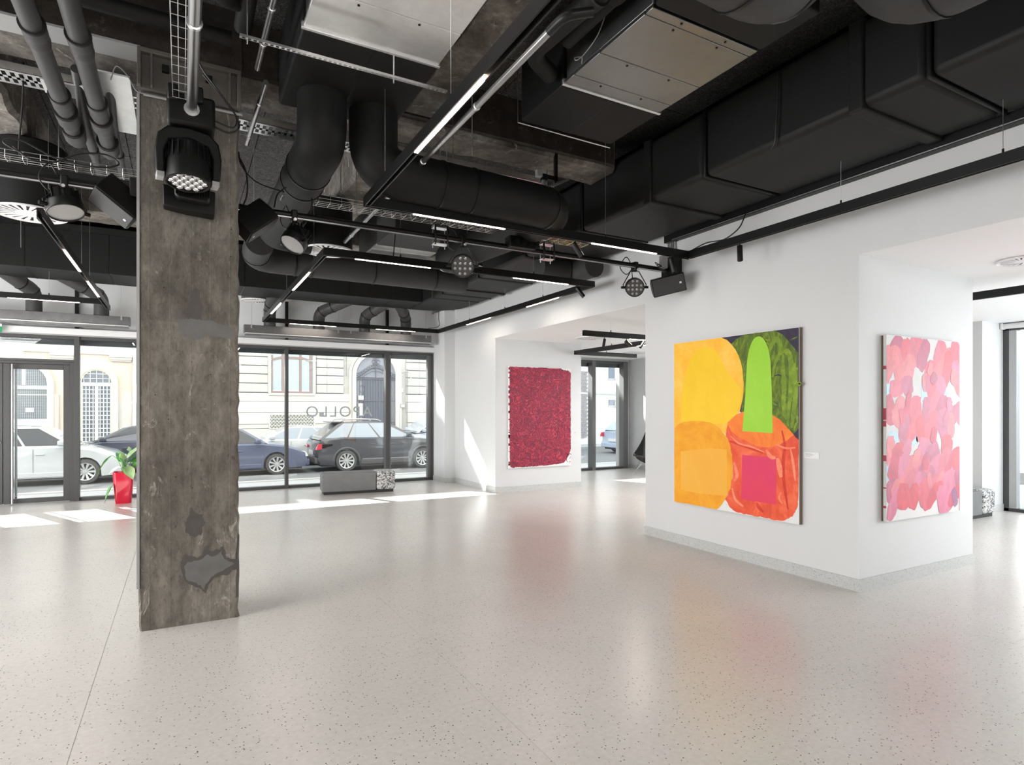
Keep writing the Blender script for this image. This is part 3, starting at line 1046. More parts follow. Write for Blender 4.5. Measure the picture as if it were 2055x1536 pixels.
unit('air_unit', 'left silver-bottomed ceiling air unit with black plenum and two round ducts', .64, 1.503, 1.1, 3.77, 4.80, 3.85, 4.35, [2.2, 3.39], 'silver air units')
unit('air_unit', 'right silver-bottomed ceiling air unit beside the main duct', 2.365, 3.244, 2.63, 3.545, 4.155, 3.85, 4.35, [2.70, 3.13, 3.42], 'silver air units')
unit('air_unit', 'far silver-bottomed ceiling air unit beyond the cross beam', 2.385, 3.28, 8.93, 8.25, 7.55, 3.85, 4.35, [], 'silver air units') if False else None
u = thing('air_unit', 'far silver-bottomed ceiling air unit beyond the lit tracks', 'air unit', (2.83, 8.6, 3.85), group='silver air units')
MB().box(2.40, 3.27, 8.27, 9.3, 3.88, 4.35).build('casing', M['galv_dark'], u, bevel=.01)
for a, b in ((8.255, 8.5), (8.505, 8.93), (8.935, 9.3)):
    MB().box(2.385, 3.285, a, b, 3.85, 3.878).build('pan_panel', M['galv'], u, bevel=.004)
MB().box(2.375, 3.295, 7.42, 8.245, 3.84, 4.3).build('plenum', M['grey_foam'], u, bevel=.012)
# dark box before and above the right unit
tag(MB().box(2.36, 3.25, 2.2, 2.612, 3.845, 4.3).build('intake_plenum', M['black_foam'], None, bevel=.015), 'black insulated intake box in front of the right silver unit', 'air duct')
# angle frame hooked on the right plenum
mb = MB().tube([(2.34, 4.17, 3.83), (2.34, 4.17, 4.3)], .004, 6).tube([(2.34, 4.17, 3.83), (3.27, 4.19, 3.83)], .005, 6)
tag(mb.build('hanger_frame', M['zinc'], None), 'thin steel hanger around the plenum of the right silver unit', 'hanger')


def rduct(name, label, pts, r, m_, group, rad=.35, bands=(), n=28, parent=None, bandm='black'):
    d = parent or thing(name, label, 'air duct', pts[0], group=group)
    path = bend(pts, rad, 9)
    MB().tube(path, r, n).build('duct_pipe', M[m_], d)
    P_ = [Vector(p) for p in path]
    Ls = [0]
    for i in range(1, len(P_)):
        Ls.append(Ls[-1] + (P_[i] - P_[i - 1]).length)
    for s in bands:
        L = s * Ls[-1]
        for i in range(1, len(P_)):
            if Ls[i] >= L:
                tt = (L - Ls[i - 1]) / (Ls[i] - Ls[i - 1])
                c = P_[i - 1].lerp(P_[i], tt)
                dr = (P_[i] - P_[i - 1]).normalized()
                MB().cyl(c - dr * .009, c + dr * .009, r + .007, n=n).build('clamp_band', M[bandm], d)
                break
    return d


rduct('round_air_duct', 'black round duct dropping from the left plenum and running back, left of the two', [(.90, 4.53, 3.87), (.90, 4.53, 3.50), (.90, 5.6, 3.50), (.90, 7.20, 3.52), (1.30, 7.20, 3.52)], .175, 'black_foam', 'round ducts on the left plenum', .33, (.25, .34))
o = rduct('round_air_duct', 'black round duct dropping from the left plenum, then crossing right below the beam', [(1.30, 4.60, 3.87), (1.30, 4.60, 3.40), (3.02, 4.60, 3.36), (3.02, 5.4, 3.40), (3.02, 7.2, 3.50), (3.1, 7.2, 3.5)], .185, 'black_foam', 'round ducts on the left plenum', .30, (.2, .26, .42))
rduct('round_air_duct', 'grey-black round duct crossing behind the middle light track into the main duct', [(.86, 8.15, 3.66), (.86, 8.85, 3.60), (2.4, 8.87, 3.60), (3.99, 8.9, 3.60)], .175, 'grey_foam', 'round ducts before the cross duct', .30, (.12, .30, .36, .6, .86))
rduct('round_air_duct', 'short black round duct stub leaving the main duct towards the wall of the side room', [(4.2, 6.9, 3.45), (4.78, 6.9, 3.45), (4.78, 6.45, 3.45)], .15, 'grey_foam', 'round ducts before the cross duct', .2, (.5,))
rduct('round_air_duct', 'huge black round duct elbow at the top right edge, left of the pair', [(1.3, 1.93, 3.72), (2.66, 1.93, 3.65), (2.66, 1.93, 4.35)], .24, 'grey_foam', 'huge round ducts at the top right', .32, (.52, .64))
rduct('round_air_duct', 'huge black round duct elbow at the top right edge, right of the pair', [(3.13, 1.72, 4.35), (3.13, 1.72, 3.65), (3.13, -.6, 3.66)], .25, 'grey_foam', 'huge round ducts at the top right', .34, (.28, .36))

swirl('ceiling_diffuser', 'large round swirl diffuser under a black drum, left of the column', -1.26, 7.19, 3.40, .30, 'swirl diffusers of the main room', .62)
swirl('ceiling_diffuser', 'large round swirl diffuser under a black drum, right of the column', 1.50, 7.21, 3.40, .285, 'swirl diffusers of the main room', .55)
swirl('ceiling_diffuser', 'large round swirl diffuser partly hidden behind a round stage lamp', 3.22, 7.26, 3.40, .29, 'swirl diffusers of the main room', .55)
swirl('ceiling_diffuser', 'round swirl diffuser beyond the cross duct by the window wall', 1.20, 12.0, 3.55, .26, 'swirl diffusers of the main room', .09, 'pipe_grey')
rduct('round_air_duct', 'black round duct joining the left diffuser drum from the left', [(-3.6, 7.1, 3.78), (-1.5, 7.19, 3.78)], .17, 'black_foam', 'round ducts before the cross duct', .2, (.5,))
swirl('ceiling_diffuser', 'flush swirl diffuser in the side room ceiling above the red painting', 6.55, 8.95, ZB - .016, .28, 'flush swirl diffusers of the side room', 0)
swirl('ceiling_diffuser', 'flush swirl diffuser in the side room ceiling by its window', 9.2, 10.85, ZB - .016, .28, 'flush swirl diffusers of the side room', 0)
swirl('ceiling_diffuser', 'flush swirl diffuser in the side room ceiling at the right picture edge', 6.47, 2.47, ZB - .016, .19, 'flush swirl diffusers of the side room', 0)

# slot diffusers over the window and their drop ducts
for x0, x1, lb, mets in ((-4.6, -.77, 'long galvanised slot diffuser box over the door, left of the column', M['galv_dark']), (1.0, 4.64, 'long galvanised slot diffuser box over the shop window, right of the column', M['galv_dark'])):
    b = thing('slot_diffuser', lb, 'air diffuser', ((x0 + x1) / 2, 12.1, 2.93), group='slot diffusers over the window')
    MB().box(x0, x1, 12.02, 12.20, 2.965, 3.11).build('box', mets, b, bevel=.004)
    MB().box(x0 + .02, x1 - .02, 12.00, 12.22, 2.945, 2.963).build('slot_profile', M['galv'], b, bevel=.003)
    MB().box(x0 + .02, x1 - .02, 12.03, 12.19, 2.915, 2.945).build('slot_base', M['galv_dark'], b, bevel=.003)
    for wx in ((x0 + .12), (x0 + x1) / 2 - .12, (x0 + x1) / 2 + .12, x1 - .12):
        MB().box(wx - .012, wx + .012, 12.005, 12.02, 3.05, 3.13).build('hanger_clip', M['zinc'], b, smooth=0)
        MB().cyl((wx, 12.012, 3.13), (wx, 12.012, 3.65), .003, n=5).build('hanger_rod', M['zinc'], b, smooth=0)
k = 0
for x, dx, lb in ((-3.25, .3, 'outside left'), (-2.07, -.35, 'leftmost, above the glass door'), (-1.176, -.55, 'second from the left, near the column'), (1.447, .0, 'just right of the column'), (2.342, .55, 'bent far to the right at its top'), (3.238, .35, 'over the bench, in the middle'), (4.105, -.35, 'last on the right by the pilaster')):
    if x < -3:
        continue
    rduct('drop_duct', 'grey elbowed drop duct into the slot diffuser, ' + lb, [(x + dx, 11.58, 3.69), (x + dx * .35, 11.86, 3.52), (x, 12.1, 3.44), (x, 12.1, 3.112)], .108, 'pipe_grey', 'drop ducts over the window', .16, (.42, .66))

# cable trays, pipes
def perforated_tray(name, label, x0, x1, y0, y1, z, h, m_='zinc', group=None, step=.05, along_x=True):
    tr = thing(name, label, 'cable tray', (x0, y0, z), group=group)
    if along_x:
        MB().box(x0, x1, y0, y0 + .003, z, z + h).box(x0, x1, y0, y0 + .03, z, z + .003).build('side_rail', M[m_], tr, smooth=0)
        MB().box(x0, x1, y1 - .003, y1, z, z + h).box(x0, x1, y1 - .03, y1, z, z + .003).build('side_rail', M[m_], tr, smooth=0)
        mb = MB()
        n_ = int((x1 - x0) / step)
        for i in range(n_):
            a = x0 + i * step
            mb.box(a, a + step * .45, y0 + .03, y1 - .03, z, z + .002)
        ym = (y0 + y1) / 2
        mb.box(x0, x1, ym - .018, ym + .018, z, z + .002)
        o_ = mb.build('perforated_base', M[m_], tr, smooth=0)
        o_['kind'] = 'stuff'
    return tr


perforated_tray('perforated_cable_tray', 'bright perforated cable tray left of the column under the dark ceiling boards', -4.5, -.30, 5.44, 5.66, 3.95, .06, group='perforated cable trays')
perforated_tray('perforated_cable_tray', 'bright perforated cable tray right of the column behind the round ducts', .38, 3.4, 5.44, 5.66, 3.95, .06, group='perforated cable trays')
# flat sheet fitting of the left tray
fn = lambda a, b, d: (a, b, d)
tag(MB().prism([(-.9, 5.44), (-.70, 5.44), (-.60, 5.39), (-.57, 5.30), (-.57, 5.12), (-.33, 5.12), (-.33, 6.15), (-.50, 6.15), (-.52, 5.85), (-.60, 5.70), (-.75, 5.66), (-.9, 5.66)], fn, 3.935, 3.947).build('tray_branch', M['galv'], None), 'bright curved sheet-metal tray branch beside the column head', 'cable tray')
# strut rail in front of the left unit
sr = thing('strut_rail', 'slotted steel strut rail crossing below the left silver unit', 'rail', (.3, 3.77, 3.69))
MB().box(.29, 1.57, 3.768, 3.771, 3.69, 3.705).box(.29, 1.57, 3.789, 3.792, 3.69, 3.705).build('channel', M['zinc'], sr, smooth=0)
mb = MB()
for i in range(42):
    mb.box(.29 + i * .0305, .29 + i * .0305 + .013, 3.771, 3.789, 3.69, 3.692)
mb.build('slotted_web', M['zinc'], sr, smooth=0)['kind'] = 'stuff'
for x in (.33, 1.2):
    MB().cyl((x, 3.78, 3.66), (x, 3.78, 4.0), .005, n=6).build('threaded_rod', M['zinc'], sr, smooth=0)


def basket(name, label, a, b, wdt, hgt, group, axis='x', step=.10):
    tr = thing(name, label, 'cable tray', a, group=group)
    a, b = Vector(a), Vector(b)
    dr = (b - a).normalized()
    side = Vector((0, 1, 0)) if axis == 'x' else Vector((1, 0, 0))
    mb = MB()
    up = Vector((0, 0, 1))
    for s, h in ((-.5, hgt), (-.5, hgt * .5), (-.5, 0), (-.17, 0), (.17, 0), (.5, 0), (.5, hgt * .5), (.5, hgt)):
        mb.cyl(a + side * s * wdt + up * h, b + side * s * wdt + up * h, .0026, n=5)
    mb.build('long_wires', M['zinc'], tr, smooth=0)['kind'] = 'stuff'
    mb = MB()
    n_ = int((b - a).length / step)
    for i in range(n_ + 1):
        c = a + dr * (i * step + .004)
        mb.tube([c - side * .5 * wdt + up * hgt, c - side * .5 * wdt, c + side * .5 * wdt, c + side * .5 * wdt + up * hgt], .0024, 5)
    mb.build('cross_wires', M['zinc'], tr, smooth=0)['kind'] = 'stuff'
    return tr


basket('wire_cable_basket', 'wire mesh cable basket running behind the light pole, left of the column', (-4, 5.52, 3.33), (-.30, 5.52, 3.33), .14, .06, 'wire cable baskets')
basket('wire_cable_basket', 'wire mesh cable basket running above the black lighting pole, right of the column', (.75, 5.52, 3.38), (3.95, 5.52, 3.38), .14, .06, 'wire cable baskets')
basket('wire_cable_basket', 'narrow wire mesh cable basket running to the column beside the chrome pipe', (-.0, .6, 3.50), (-.0, 4.30, 3.50), .10, .05, 'wire cable baskets', 'y')


def pipe(name, label, pts, r, m_, rad=.08, couplings=(), group=None, cr=1.18, cl=.05, parts='coupling', cat='pipe', n=16):
    p = thing(name, label, cat, pts[0], group=group)
    path = bend(pts, rad, 5) if len(pts) > 2 else [Vector(q) for q in pts]
    MB().tube(path, r, n).build('tube', M[m_], p)
    P_ = path
    Ls = [0]
    for i in range(1, len(P_)):
        Ls.append(Ls[-1] + (P_[i] - P_[i - 1]).length)
    for s in couplings:
        L = s * Ls[-1]
        for i in range(1, len(P_)):
            if Ls[i] >= L:
                tt = (L - Ls[i - 1]) / (Ls[i] - Ls[i - 1])
                c = P_[i - 1].lerp(P_[i], tt)
                dr = (P_[i] - P_[i - 1]).normalized()
                MB().lathe([(r * 1.01, -cl), (r * cr, -cl * .8), (r * cr, cl * .5), (r * 1.08, cl)], c, along(dr), n).build(parts, M[m_ if parts == 'coupling' else 'zinc'], p)
                if parts == 'coupling':
                    MB().cyl(c - dr * cl * 1.1, c - dr * (cl * .8), r * 1.24, n=n).build('rubber_ring', M['rubber'], p)
                break
    return p


# two grey waste pipes top left
for x, y1, lb in ((-.765, 6.05, 'left one of the two thick grey waste pipes with black rings'), (-.545, 6.2, 'right one of the two thick grey waste pipes with black rings')):
    p = thing('waste_pipe', lb, 'pipe', (x, 4, 3.8), group='thick grey waste pipes')
    MB().cyl((x, 1.5, 3.84), (x, 3.55, 3.80), .078, n=20).build('wide_tube', M['pipe_grey'], p)
    MB().lathe([(.090, 0), (.090, .30), (.082, .36), (.062, .42)], (x, 3.38, 3.80), along((0, 1, 0)), 24).build('reducer', M['pipe_grey'], p)
    MB().cyl((x, 3.355, 3.80), (x, 3.38, 3.80), .094, n=24).build('rubber_ring', M['rubber'], p)
    MB().cyl((x, 3.6, 3.80), (x, y1, 3.78), .055, n=20).build('tube', M['pipe_grey'], p)
    for yy, rr_ in ((4.42, .066), (5.32, .066), (5.58, .075), (y1 - .15, .075)):
        MB().lathe([(rr_ * .98, 0), (rr_, .02), (rr_, .09), (rr_ * .9, .12), (rr_, .16), (.056, .24)], (x, yy, 3.795 - (yy - 4.4) * .008), along((0, 1, 0)), 22).build('coupling', M['pipe_grey'], p)
        MB().cyl((x, yy - .018, 3.795), (x, yy, 3.795), rr_ + .004, n=22).build('rubber_ring', M['rubber'], p)
for x, lb in ((-.665, 'left one of the two thin grey pipes behind the waste pipes'), (-.475, 'right one of the two thin grey pipes behind the waste pipes')):
    pipe('thin_waste_pipe', lb, [(x, 5.3, 4.0), (x - .02, 5.9, 3.86), (x - .04, 8.2, 3.80)], .036, 'pipe_grey', .1, (.42, .8), 'thin grey pipes', cl=.06)

# chrome pipes
def chrome(label, pts, r=.021, clamps=(), group='polished steel pipes'):
    return pipe('steel_pipe', label, pts, r, 'chrome', .05, clamps, group, 1.25, .014, 'pipe_clamp', n=14)


chrome('long polished steel pipe running beside the near lit track', [(1.62, 2.55, 3.45), (1.62, 6.9, 3.45)], .020, (.2, .42, .6, .93))
chrome('polished steel pipe left of the left silver unit, near length', [(.47, 2.9, 3.9), (.455, 4.48, 3.9)], .019, (.55, .8))
chrome('polished steel pipe left of the left silver unit, far length past the beam', [(.525, 4.60, 3.88), (.50, 5.75, 3.88)], .019, (.3, .85))
chrome('stout polished steel pipe that carries the moving head lamp', [(.055, 0.8, 3.46), (.055, 4.36, 3.46)], .030, (.55, .72))
pipe('black_pipe', 'dark pipe bend joined to the near end of the long steel pipe', [(1.62, 2.56, 3.45), (1.62, 2.42, 3.45), (1.74, 2.36, 3.47)], .024, 'black', .06)
pipe('insulated_pipe', 'black insulated pipe between the light track and the right silver unit, left one', [(2.28, 1.4, 3.95), (2.12, 2.6, 3.95), (2.06, 3.5, 3.95), (2.30, 3.62, 3.93)], .062, 'black_foam', .12, (.3, .62), 'insulated pipes by the right unit')
pipe('insulated_pipe', 'black insulated pipe between the light track and the right silver unit, right one', [(2.36, 1.6, 4.02), (2.24, 2.6, 4.0), (2.22, 3.3, 3.98)], .055, 'black_foam', .12, (.35, .7), 'insulated pipes by the right unit')
pipe('insulated_pipe', 'black insulated pipe elbow right of the moving head pipe at the top edge', [(.20, 2.5, 4.0), (.20, 3.95, 4.0), (.34, 4.1, 4.1)], .065, 'black_foam', .12, (.6,), 'insulated pipes at the top edge')
pipe('insulated_pipe', 'black insulated pipe at the top edge beside the slender steel pipe', [(.35, 2.5, 4.05), (.35, 4.3, 4.05)], .055, 'black_foam', .1, (.5,), 'insulated pipes at the top edge')
pipe('dark_pipe', 'dark horizontal pipe above the left part of the cross beam', [(-3.2, 4.55, 4.12), (.3, 4.6, 4.12)], .05, 'black_foam', .1, (.7,))
o = pipe('vertical_pole', 'black and silver vertical pole before the main duct, below the right plenum', [(3.09, 5.0, 3.80), (3.09, 5.0, 3.20)], .019, 'zinc', .05)
MB().box(3.07, 3.12, 4.97, 5.02, 3.78, 3.84).box(3.07, 3.24, 4.98, 5.01, 3.80, 3.84).box(3.215, 3.245, 4.98, 5.01, 3.80, 4.10).build('arm', M['black'], o, smooth=0)
MB().box(3.00, 3.06, 4.96, 5.01, 3.80, 3.87).build('junction_box', M['strip_grey'], o, bevel=.006)
MB().cyl((3.10, 5.0, 3.70), (3.42, 5.05, 3.87), .012, n=8).build('brace', M['zinc'], o)

# threaded rods and hanging wires
rods = [(-1.0, 6.9, 3.7, 4.45), (1.28, 5.6, 3.55, 4.45), (1.55, 6.1, 3.5, 4.45), (2.2, 5.3, 3.3, 4.02), (2.42, 5.8, 3.35, 4.45), (2.95, 5.6, 3.35, 4.45), (3.5, 5.45, 3.45, 4.05), (2.05, 5.9, 3.5, 4.45), (.62, 6.4, 3.5, 4.45), (1.0, 9.6, 3.6, 4.45), (.3, 9.5, 3.5, 4.45), (-1.7, 9.2, 3.5, 4.45), (-2.1, 8.3, 3.7, 4.45), (2.0, 4.3, 3.55, 4.45)]
for i, (x, y, a, b) in enumerate(rods):
    o = MB().cyl((x, y, a), (x, y, b), .0045, n=6).build('threaded_rod', M['zinc'], None, smooth=0)
    tag(o, 'thin threaded hanging rod ' + ['left of the column by the middle wire basket', 'beside the left round duct past the beam', 'between the two round ducts, long one', 'under the cross beam in the centre', 'left of the twelve-lens lamp, behind the pole', 'right of the twelve-lens lamp, behind the pole', 'before the main duct under the cross beam', 'just past the cross beam in the centre', 'right of the column over the left round duct', 'just before the cross duct, near the middle track', 'just before the cross duct, behind the column', 'before the cross duct at the far left', 'over the left swirl diffuser', 'by the joist beside the near lit track'][i], 'hanging rod', 'threaded rods under the slab')

# ================================================================ STAGE LIGHTING
lp = thing('lighting_pole', 'black lighting pole with pale lower edge, right of the column up to the wall', 'pole', (2.6, 5.22, 3.15), group='black lighting poles')
MB().cyl((.376, 5.22, 3.15), (4.93, 5.22, 3.15), .028, n=18).build('tube', M['black'], lp)
MB().box(.376, 4.85, 5.185, 5.192, 3.118, 3.126).build('edge_strip', M['zinc'], lp, smooth=0)
lp = thing('lighting_pole', 'black lighting pole with pale lower edge, left of the column', 'pole', (-2, 5.22, 3.15), group='black lighting poles')
MB().cyl((-4.5, 5.22, 3.15), (-.265, 5.22, 3.15), .028, n=18).build('tube', M['black'], lp)
MB().box(-4.5, -.27, 5.185, 5.192, 3.118, 3.126).build('edge_strip', M['zinc'], lp, smooth=0)
tag(MB().box(-4.5, -.27, 5.30, 5.36, 3.205, 3.255).build('power_rail', M['black'], None, bevel=.004), 'black box rail above the left lighting pole', 'rail', 'black power rails')
tag(MB().box(-.33, -.264, 5.10, 5.30, 3.08, 3.22).build('pole_bracket', M['black'], None, bevel=.006), 'black bracket fixing the left lighting pole to the column', 'bracket')
# dimmer box and clamps on the right pole
db = thing('power_box', 'black power socket box on the right lighting pole', 'power box', (2.94, 5.2, 3.18))
MB().box(2.79, 3.085, 5.12, 5.24, 3.135, 3.245).build('housing', M['black_plastic'], db, bevel=.008)
for x in (2.86, 2.94, 3.02):
    MB().cyl((x, 5.119, 3.19), (x, 5.105, 3.19), .026, n=16).build('socket', M['black'], db)
for x, lb in ((2.10, 'steel hanging clamp bracket on the right pole, left of the power box'), (3.27, 'steel hanging clamp bracket on the right pole, right of the power box')):
    cb = thing('clamp_bracket', lb, 'clamp', (x, 5.22, 3.12), group='pole clamp brackets')
    MB().box(x - .07, x + .07, 5.18, 5.26, 3.225, 3.25).build('plate', M['zinc'], cb, bevel=.003)
    MB().box(x - .07, x + .07, 5.18, 5.26, 3.075, 3.085).build('plate', M['zinc'], cb, bevel=.003)
    for s in (-.06, .06):
        MB().tube(bend([(x + s, 5.19, 3.25), (x + s, 5.17, 3.15), (x + s, 5.19, 3.07)], .04), .010, 8).build('hoop', M['black'], cb)
        MB().cyl((x + s, 5.25, 3.05), (x + s, 5.25, 3.30), .005, n=6).build('bolt', M['zinc'], cb, smooth=0)
    MB().cyl((x, 5.22, 3.25), (x, 5.22, 4.0), .0045, n=6).build('hanging_rod', M['zinc'], cb, smooth=0)


def par(name, label, x, aim, drop=.21, leds=True, r=.105, twist=0):
    """stage par lamp on the pole at y=5.22: hook clamp, stirrup yoke, finned can, lens face"""
    p = thing(name, label, 'stage lamp', (x, 5.22, 3.15), group='round stage lamps on the lighting pole')
    MB().box(x - .025, x + .025, 5.18, 5.26, 3.09, 3.19).build('hook_clamp', M['black'], p, bevel=.01)
    MB().cyl((x, 5.17, 3.10), (x, 5.14, 3.10), .012, n=10).build('wing_bolt', M['zinc'], p)
    c = Vector((x, 5.22, 3.15 - drop))
    a = Vector(aim).normalized()
    s_ = a.cross(Vector((0, 0, 1))).normalized()
    top = Vector((x, 5.22, 3.085))
    yk = [c + s_ * (r + .018), c + s_ * (r + .022) + Vector((0, 0, .03)), top + s_ * (r * .55) - Vector((0, 0, .02)), top + s_ * (r * .45), top - s_ * (r * .45), top - s_ * (r * .55) - Vector((0, 0, .02)), c - s_ * (r + .022) + Vector((0, 0, .03)), c - s_ * (r + .018)]
    MB().tube(yk, .006, 8).build('yoke', M['black'], p)
    for s in (-1, 1):
        MB().cyl(c + s_ * s * r * .95, c + s_ * s * (r + .045), .014, n=10).build('tilt_knob', M['black_plastic'], p)
    q = along(a)
    can = MB().lathe([(r * .55, -.13), (r * .80, -.12), (r * .86, -.05), (r, -.03), (r, .03), (r * .97, .035), (r * .93, .035), (r * .93, .022)], c, q, 30).build('can', M['black'], p)
    for k in range(14):
        an = 2 * PI * k / 14
        dd = q @ Vector((math.cos(an), math.sin(an), 0))
        MB().obox(c + dd * r * .80 - a * .085, (.004, .03, .08), Matrix((dd.cross(a), dd, a)).transposed()).build('cooling_fin', M['black'], can, smooth=0)
    if leds:
        MB().lathe([(0, .020), (r * .93, .020), (r * .93, .024), (0, .024)], c, q, 30).build('lens_plate', M['lens_plate'], p)
        for (i, j) in ((-.5, 1.5), (.5, 1.5), (-1.5, .5), (-.5, .5), (.5, .5), (1.5, .5), (-1.5, -.5), (-.5, -.5), (.5, -.5), (1.5, -.5), (-.5, -1.5), (.5, -1.5)):
            up = q @ Vector((0, 1, 0))
            sx = q @ Vector((1, 0, 0))
            cc = c + sx * i * r * .44 + up * j * r * .44
            MB().lathe([(.015, .024), (.013, .030), (.006, .034), (0, .035)], cc, q, 12).build('led_lens', M['lens'], p)
    else:
        MB().lathe([(0, .018), (r * .93, .018), (r * .93, .026), (0, .028)], c, q, 30).build('front_lens', M['clear_lens'], p)
    # cable loop
    MB().tube(smoothpath([c - a * .12, c - a * .16 + Vector((0, 0, .08)), top + s_ * .05 + Vector((0, 0, .10)), top + s_ * .10 + Vector((0, 0, .16)), top + s_ * .16 + Vector((0, 0, .05)), top + s_ * .09 - Vector((0, 0, .03)), top + Vector((0, .03, .05))], 6), .005, 6).build('cable', M['cable'], p)
    return p


par('stage_lamp', 'round stage lamp with a glossy lens left of the column, aimed down', -.72, (.20, -.30, -1.0), .19, False, .115)
par('stage_lamp', 'round stage lamp with a glossy lens right of the column, aimed down to the left', .81, (-.55, -.35, -.95), .22, False, .105)
par('stage_lamp', 'round stage lamp with twelve lenses in front of a ceiling diffuser', 2.33, (-.32, -.80, -.35), .24, True, .108)
par('stage_lamp', 'round stage lamp with twelve lenses near the wall speaker', 4.42, (-.50, -.80, -.30), .24, True, .105)


def speaker(name, label, c, aim, roll=0, w_=.20, h_=.34, dp=.20):
    s = thing(name, label, 'speaker', c, group='black wedge speakers')
    a = Vector(aim).normalized()
    side = a.cross(Vector((0, 0, 1))).normalized()
    up = side.cross(a)
    q0 = Quaternion(a, roll)
    side, up = q0 @ side, q0 @ up
    q = Matrix((side, up, a)).transposed()
    fn_ = lambda x, y, z: Vector(c) + q @ Vector((x, y, z))
    pr = [(-w_ / 2, 0), (w_ / 2, 0), (w_ / 2, -dp * .45), (w_ * .28, -dp), (-w_ * .28, -dp), (-w_ / 2, -dp * .45)]
    MB().prism(pr, lambda x, z, y: fn_(x, y, z), -h_ / 2, h_ / 2).build('cabinet', M['black_plastic'], s, bevel=.008)
    MB().prism([(-w_ / 2 + .008, -h_ / 2 + .008), (w_ / 2 - .008, -h_ / 2 + .008), (w_ / 2 - .008, h_ / 2 - .008), (-w_ / 2 + .008, h_ / 2 - .008)], lambda x, y, z: fn_(x, y, z), 0, .008).build('grille', M['grille'], s, bevel=.004)
    MB().prism([(-.010, -h_ * .38), (.010, -h_ * .38), (.010, -h_ * .32), (-.010, -h_ * .32)], lambda x, y, z: fn_(x, y, z), .008, .0095).build('badge', M['zinc'], s, smooth=0)
    MB().tube([fn_(-w_ * .3, 0, -dp * .9), fn_(0, 0, -dp - .04), fn_(w_ * .3, 0, -dp * .9)], .008, 8).build('bracket', M['black'], s)
    return s


speaker('speaker', 'black speaker aimed down on the left side of the column', (-.44, 5.12, 2.98), (-.42, -.30, -.62), .35, .20, .30, .20)
speaker('speaker', 'black speaker aimed down on the right side of the column', (.56, 5.12, 2.97), (.55, -.05, -.62), -.25, .19, .28, .20)
speaker('speaker', 'black speaker with pale trim on the wall left of the big painting', (4.74, 5.02, 2.93), (-.60, -.85, -.28), 1.80, .20, .36, .20)
# wall fixing of the pole: bracket, box and conduits
wb = thing('wall_bracket', 'black wall bracket with cables holding the right lighting pole', 'bracket', (5.0, 5.22, 3.1))
MB().box(4.90, 5.035, 5.12, 5.32, 3.02, 3.30).build('plate', M['black'], wb, bevel=.008)
MB().cyl((4.78, 5.10, 3.02), (5.03, 5.16, 3.06), .020, n=12).build('arm', M['white_metal'], wb)
MB().box(4.72, 4.80, 5.10, 5.16, 3.14, 3.28).build('terminal_box', M['strip_grey'], wb, bevel=.006)
for k in range(4):
    MB().tube(smoothpath([(4.76, 5.12, 3.15), (4.70 - .03 * k, 5.10, 3.12 + .02 * k), (4.82, 5.08, 3.08 - .02 * k), (4.94, 5.12, 3.02 + .03 * k)], 6), .004, 6).build('cable', M['cable'], wb)
for k in range(4):
    o = MB().cyl((5.022, 5.22 + k * .035, 3.20), (5.022, 5.22 + k * .035, 3.60), .011, n=10).build('conduit', M['zinc'] if k % 2 else M['strip_grey'], None)
    tag(o, ['leftmost', 'second from left', 'third from left', 'rightmost'][3 - k] + ' of the four vertical conduits above the wall speaker', 'conduit', 'wall conduits above the speaker')
wt = thing('wall_cable_tray', 'black cable channel high on the wall under the main duct', 'cable tray', (5.0, 3, 3.55))
MB().box(4.965, 5.038, -5, 5.34, 3.50, 3.585).build('channel', M['black'], wt, smooth=0)
MB().box(4.955, 4.962, -5, 5.2, 3.505, 3.512).build('edge_strip', M['zinc'], wt, smooth=0)

# moving head lamp in front of the column
mh = thing('moving_head_lamp', 'large black moving head lamp with clustered lenses in front of the column', 'stage lamp', (.045, 4.45, 3.45))
MB().box(-.085, .19, 4.34, 4.56, 3.36, 3.56).build('base', M['black_plastic'], mh, bevel=.02)
MB().box(-.08, -.02, 4.33, 4.5, 3.50, 3.60).build('clamp', M['black'], mh, bevel=.01)
MB().cyl((.055, 4.33, 3.46), (.055, 4.40, 3.46), .045, n=16).build('pipe_collar', M['zinc'], mh)
MB().box(.02, .12, 4.30, 4.38, 3.50, 3.60).build('clamp', M['black'], mh, bevel=.012)
hc = Vector((.035, 4.45, 3.14))
sx = Vector((.98, .10, 0)).normalized()
fy = Vector((0, 0, 1)).cross(sx)
ax = Vector((.0, -.14, -1)).normalized()
yk = []
prof = [(-.185, -.085), (-.192, .06), (-.175, .155), (-.12, .21), (0, .225), (.12, .21), (.175, .155), (.192, .06), (.185, -.085), (.135, -.085), (.137, .05), (.11, .125), (0, .15), (-.11, .125), (-.137, .05), (-.135, -.085)]
MB().prism(prof, lambda a, b, d: hc + sx * a + Vector((0, 0, b)) + fy * d, -.06, .06).build('yoke', M['black_plastic'], mh, bevel=.012)
for s in (-1, 1):
    MB().obox(hc + sx * s * .158 + Vector((0, 0, -.10)), (.045, .09, .035), Matrix((sx, fy, Vector((0, 0, 1)))).transposed()).build('yoke_foot', M['strip_grey'], mh, bevel=.004)
q = along(ax)
hd = MB().lathe([(.09, -.13), (.115, -.10), (.128, .0), (.132, .02), (.134, .12), (.132, .135), (.122, .138), (.120, .125)], hc + Vector((0, 0, .01)), q, 36).build('head', M['black'], mh)
for k in range(22):
    an = 2 * PI * k / 22
    dd = q @ Vector((math.cos(an), math.sin(an), 0))
    MB().obox(hc + dd * .126 - ax * .055, (.006, .016, .10), Matrix((dd.cross(ax), dd, ax)).transposed()).build('cooling_fin', M['black_plastic'], hd, smooth=0)
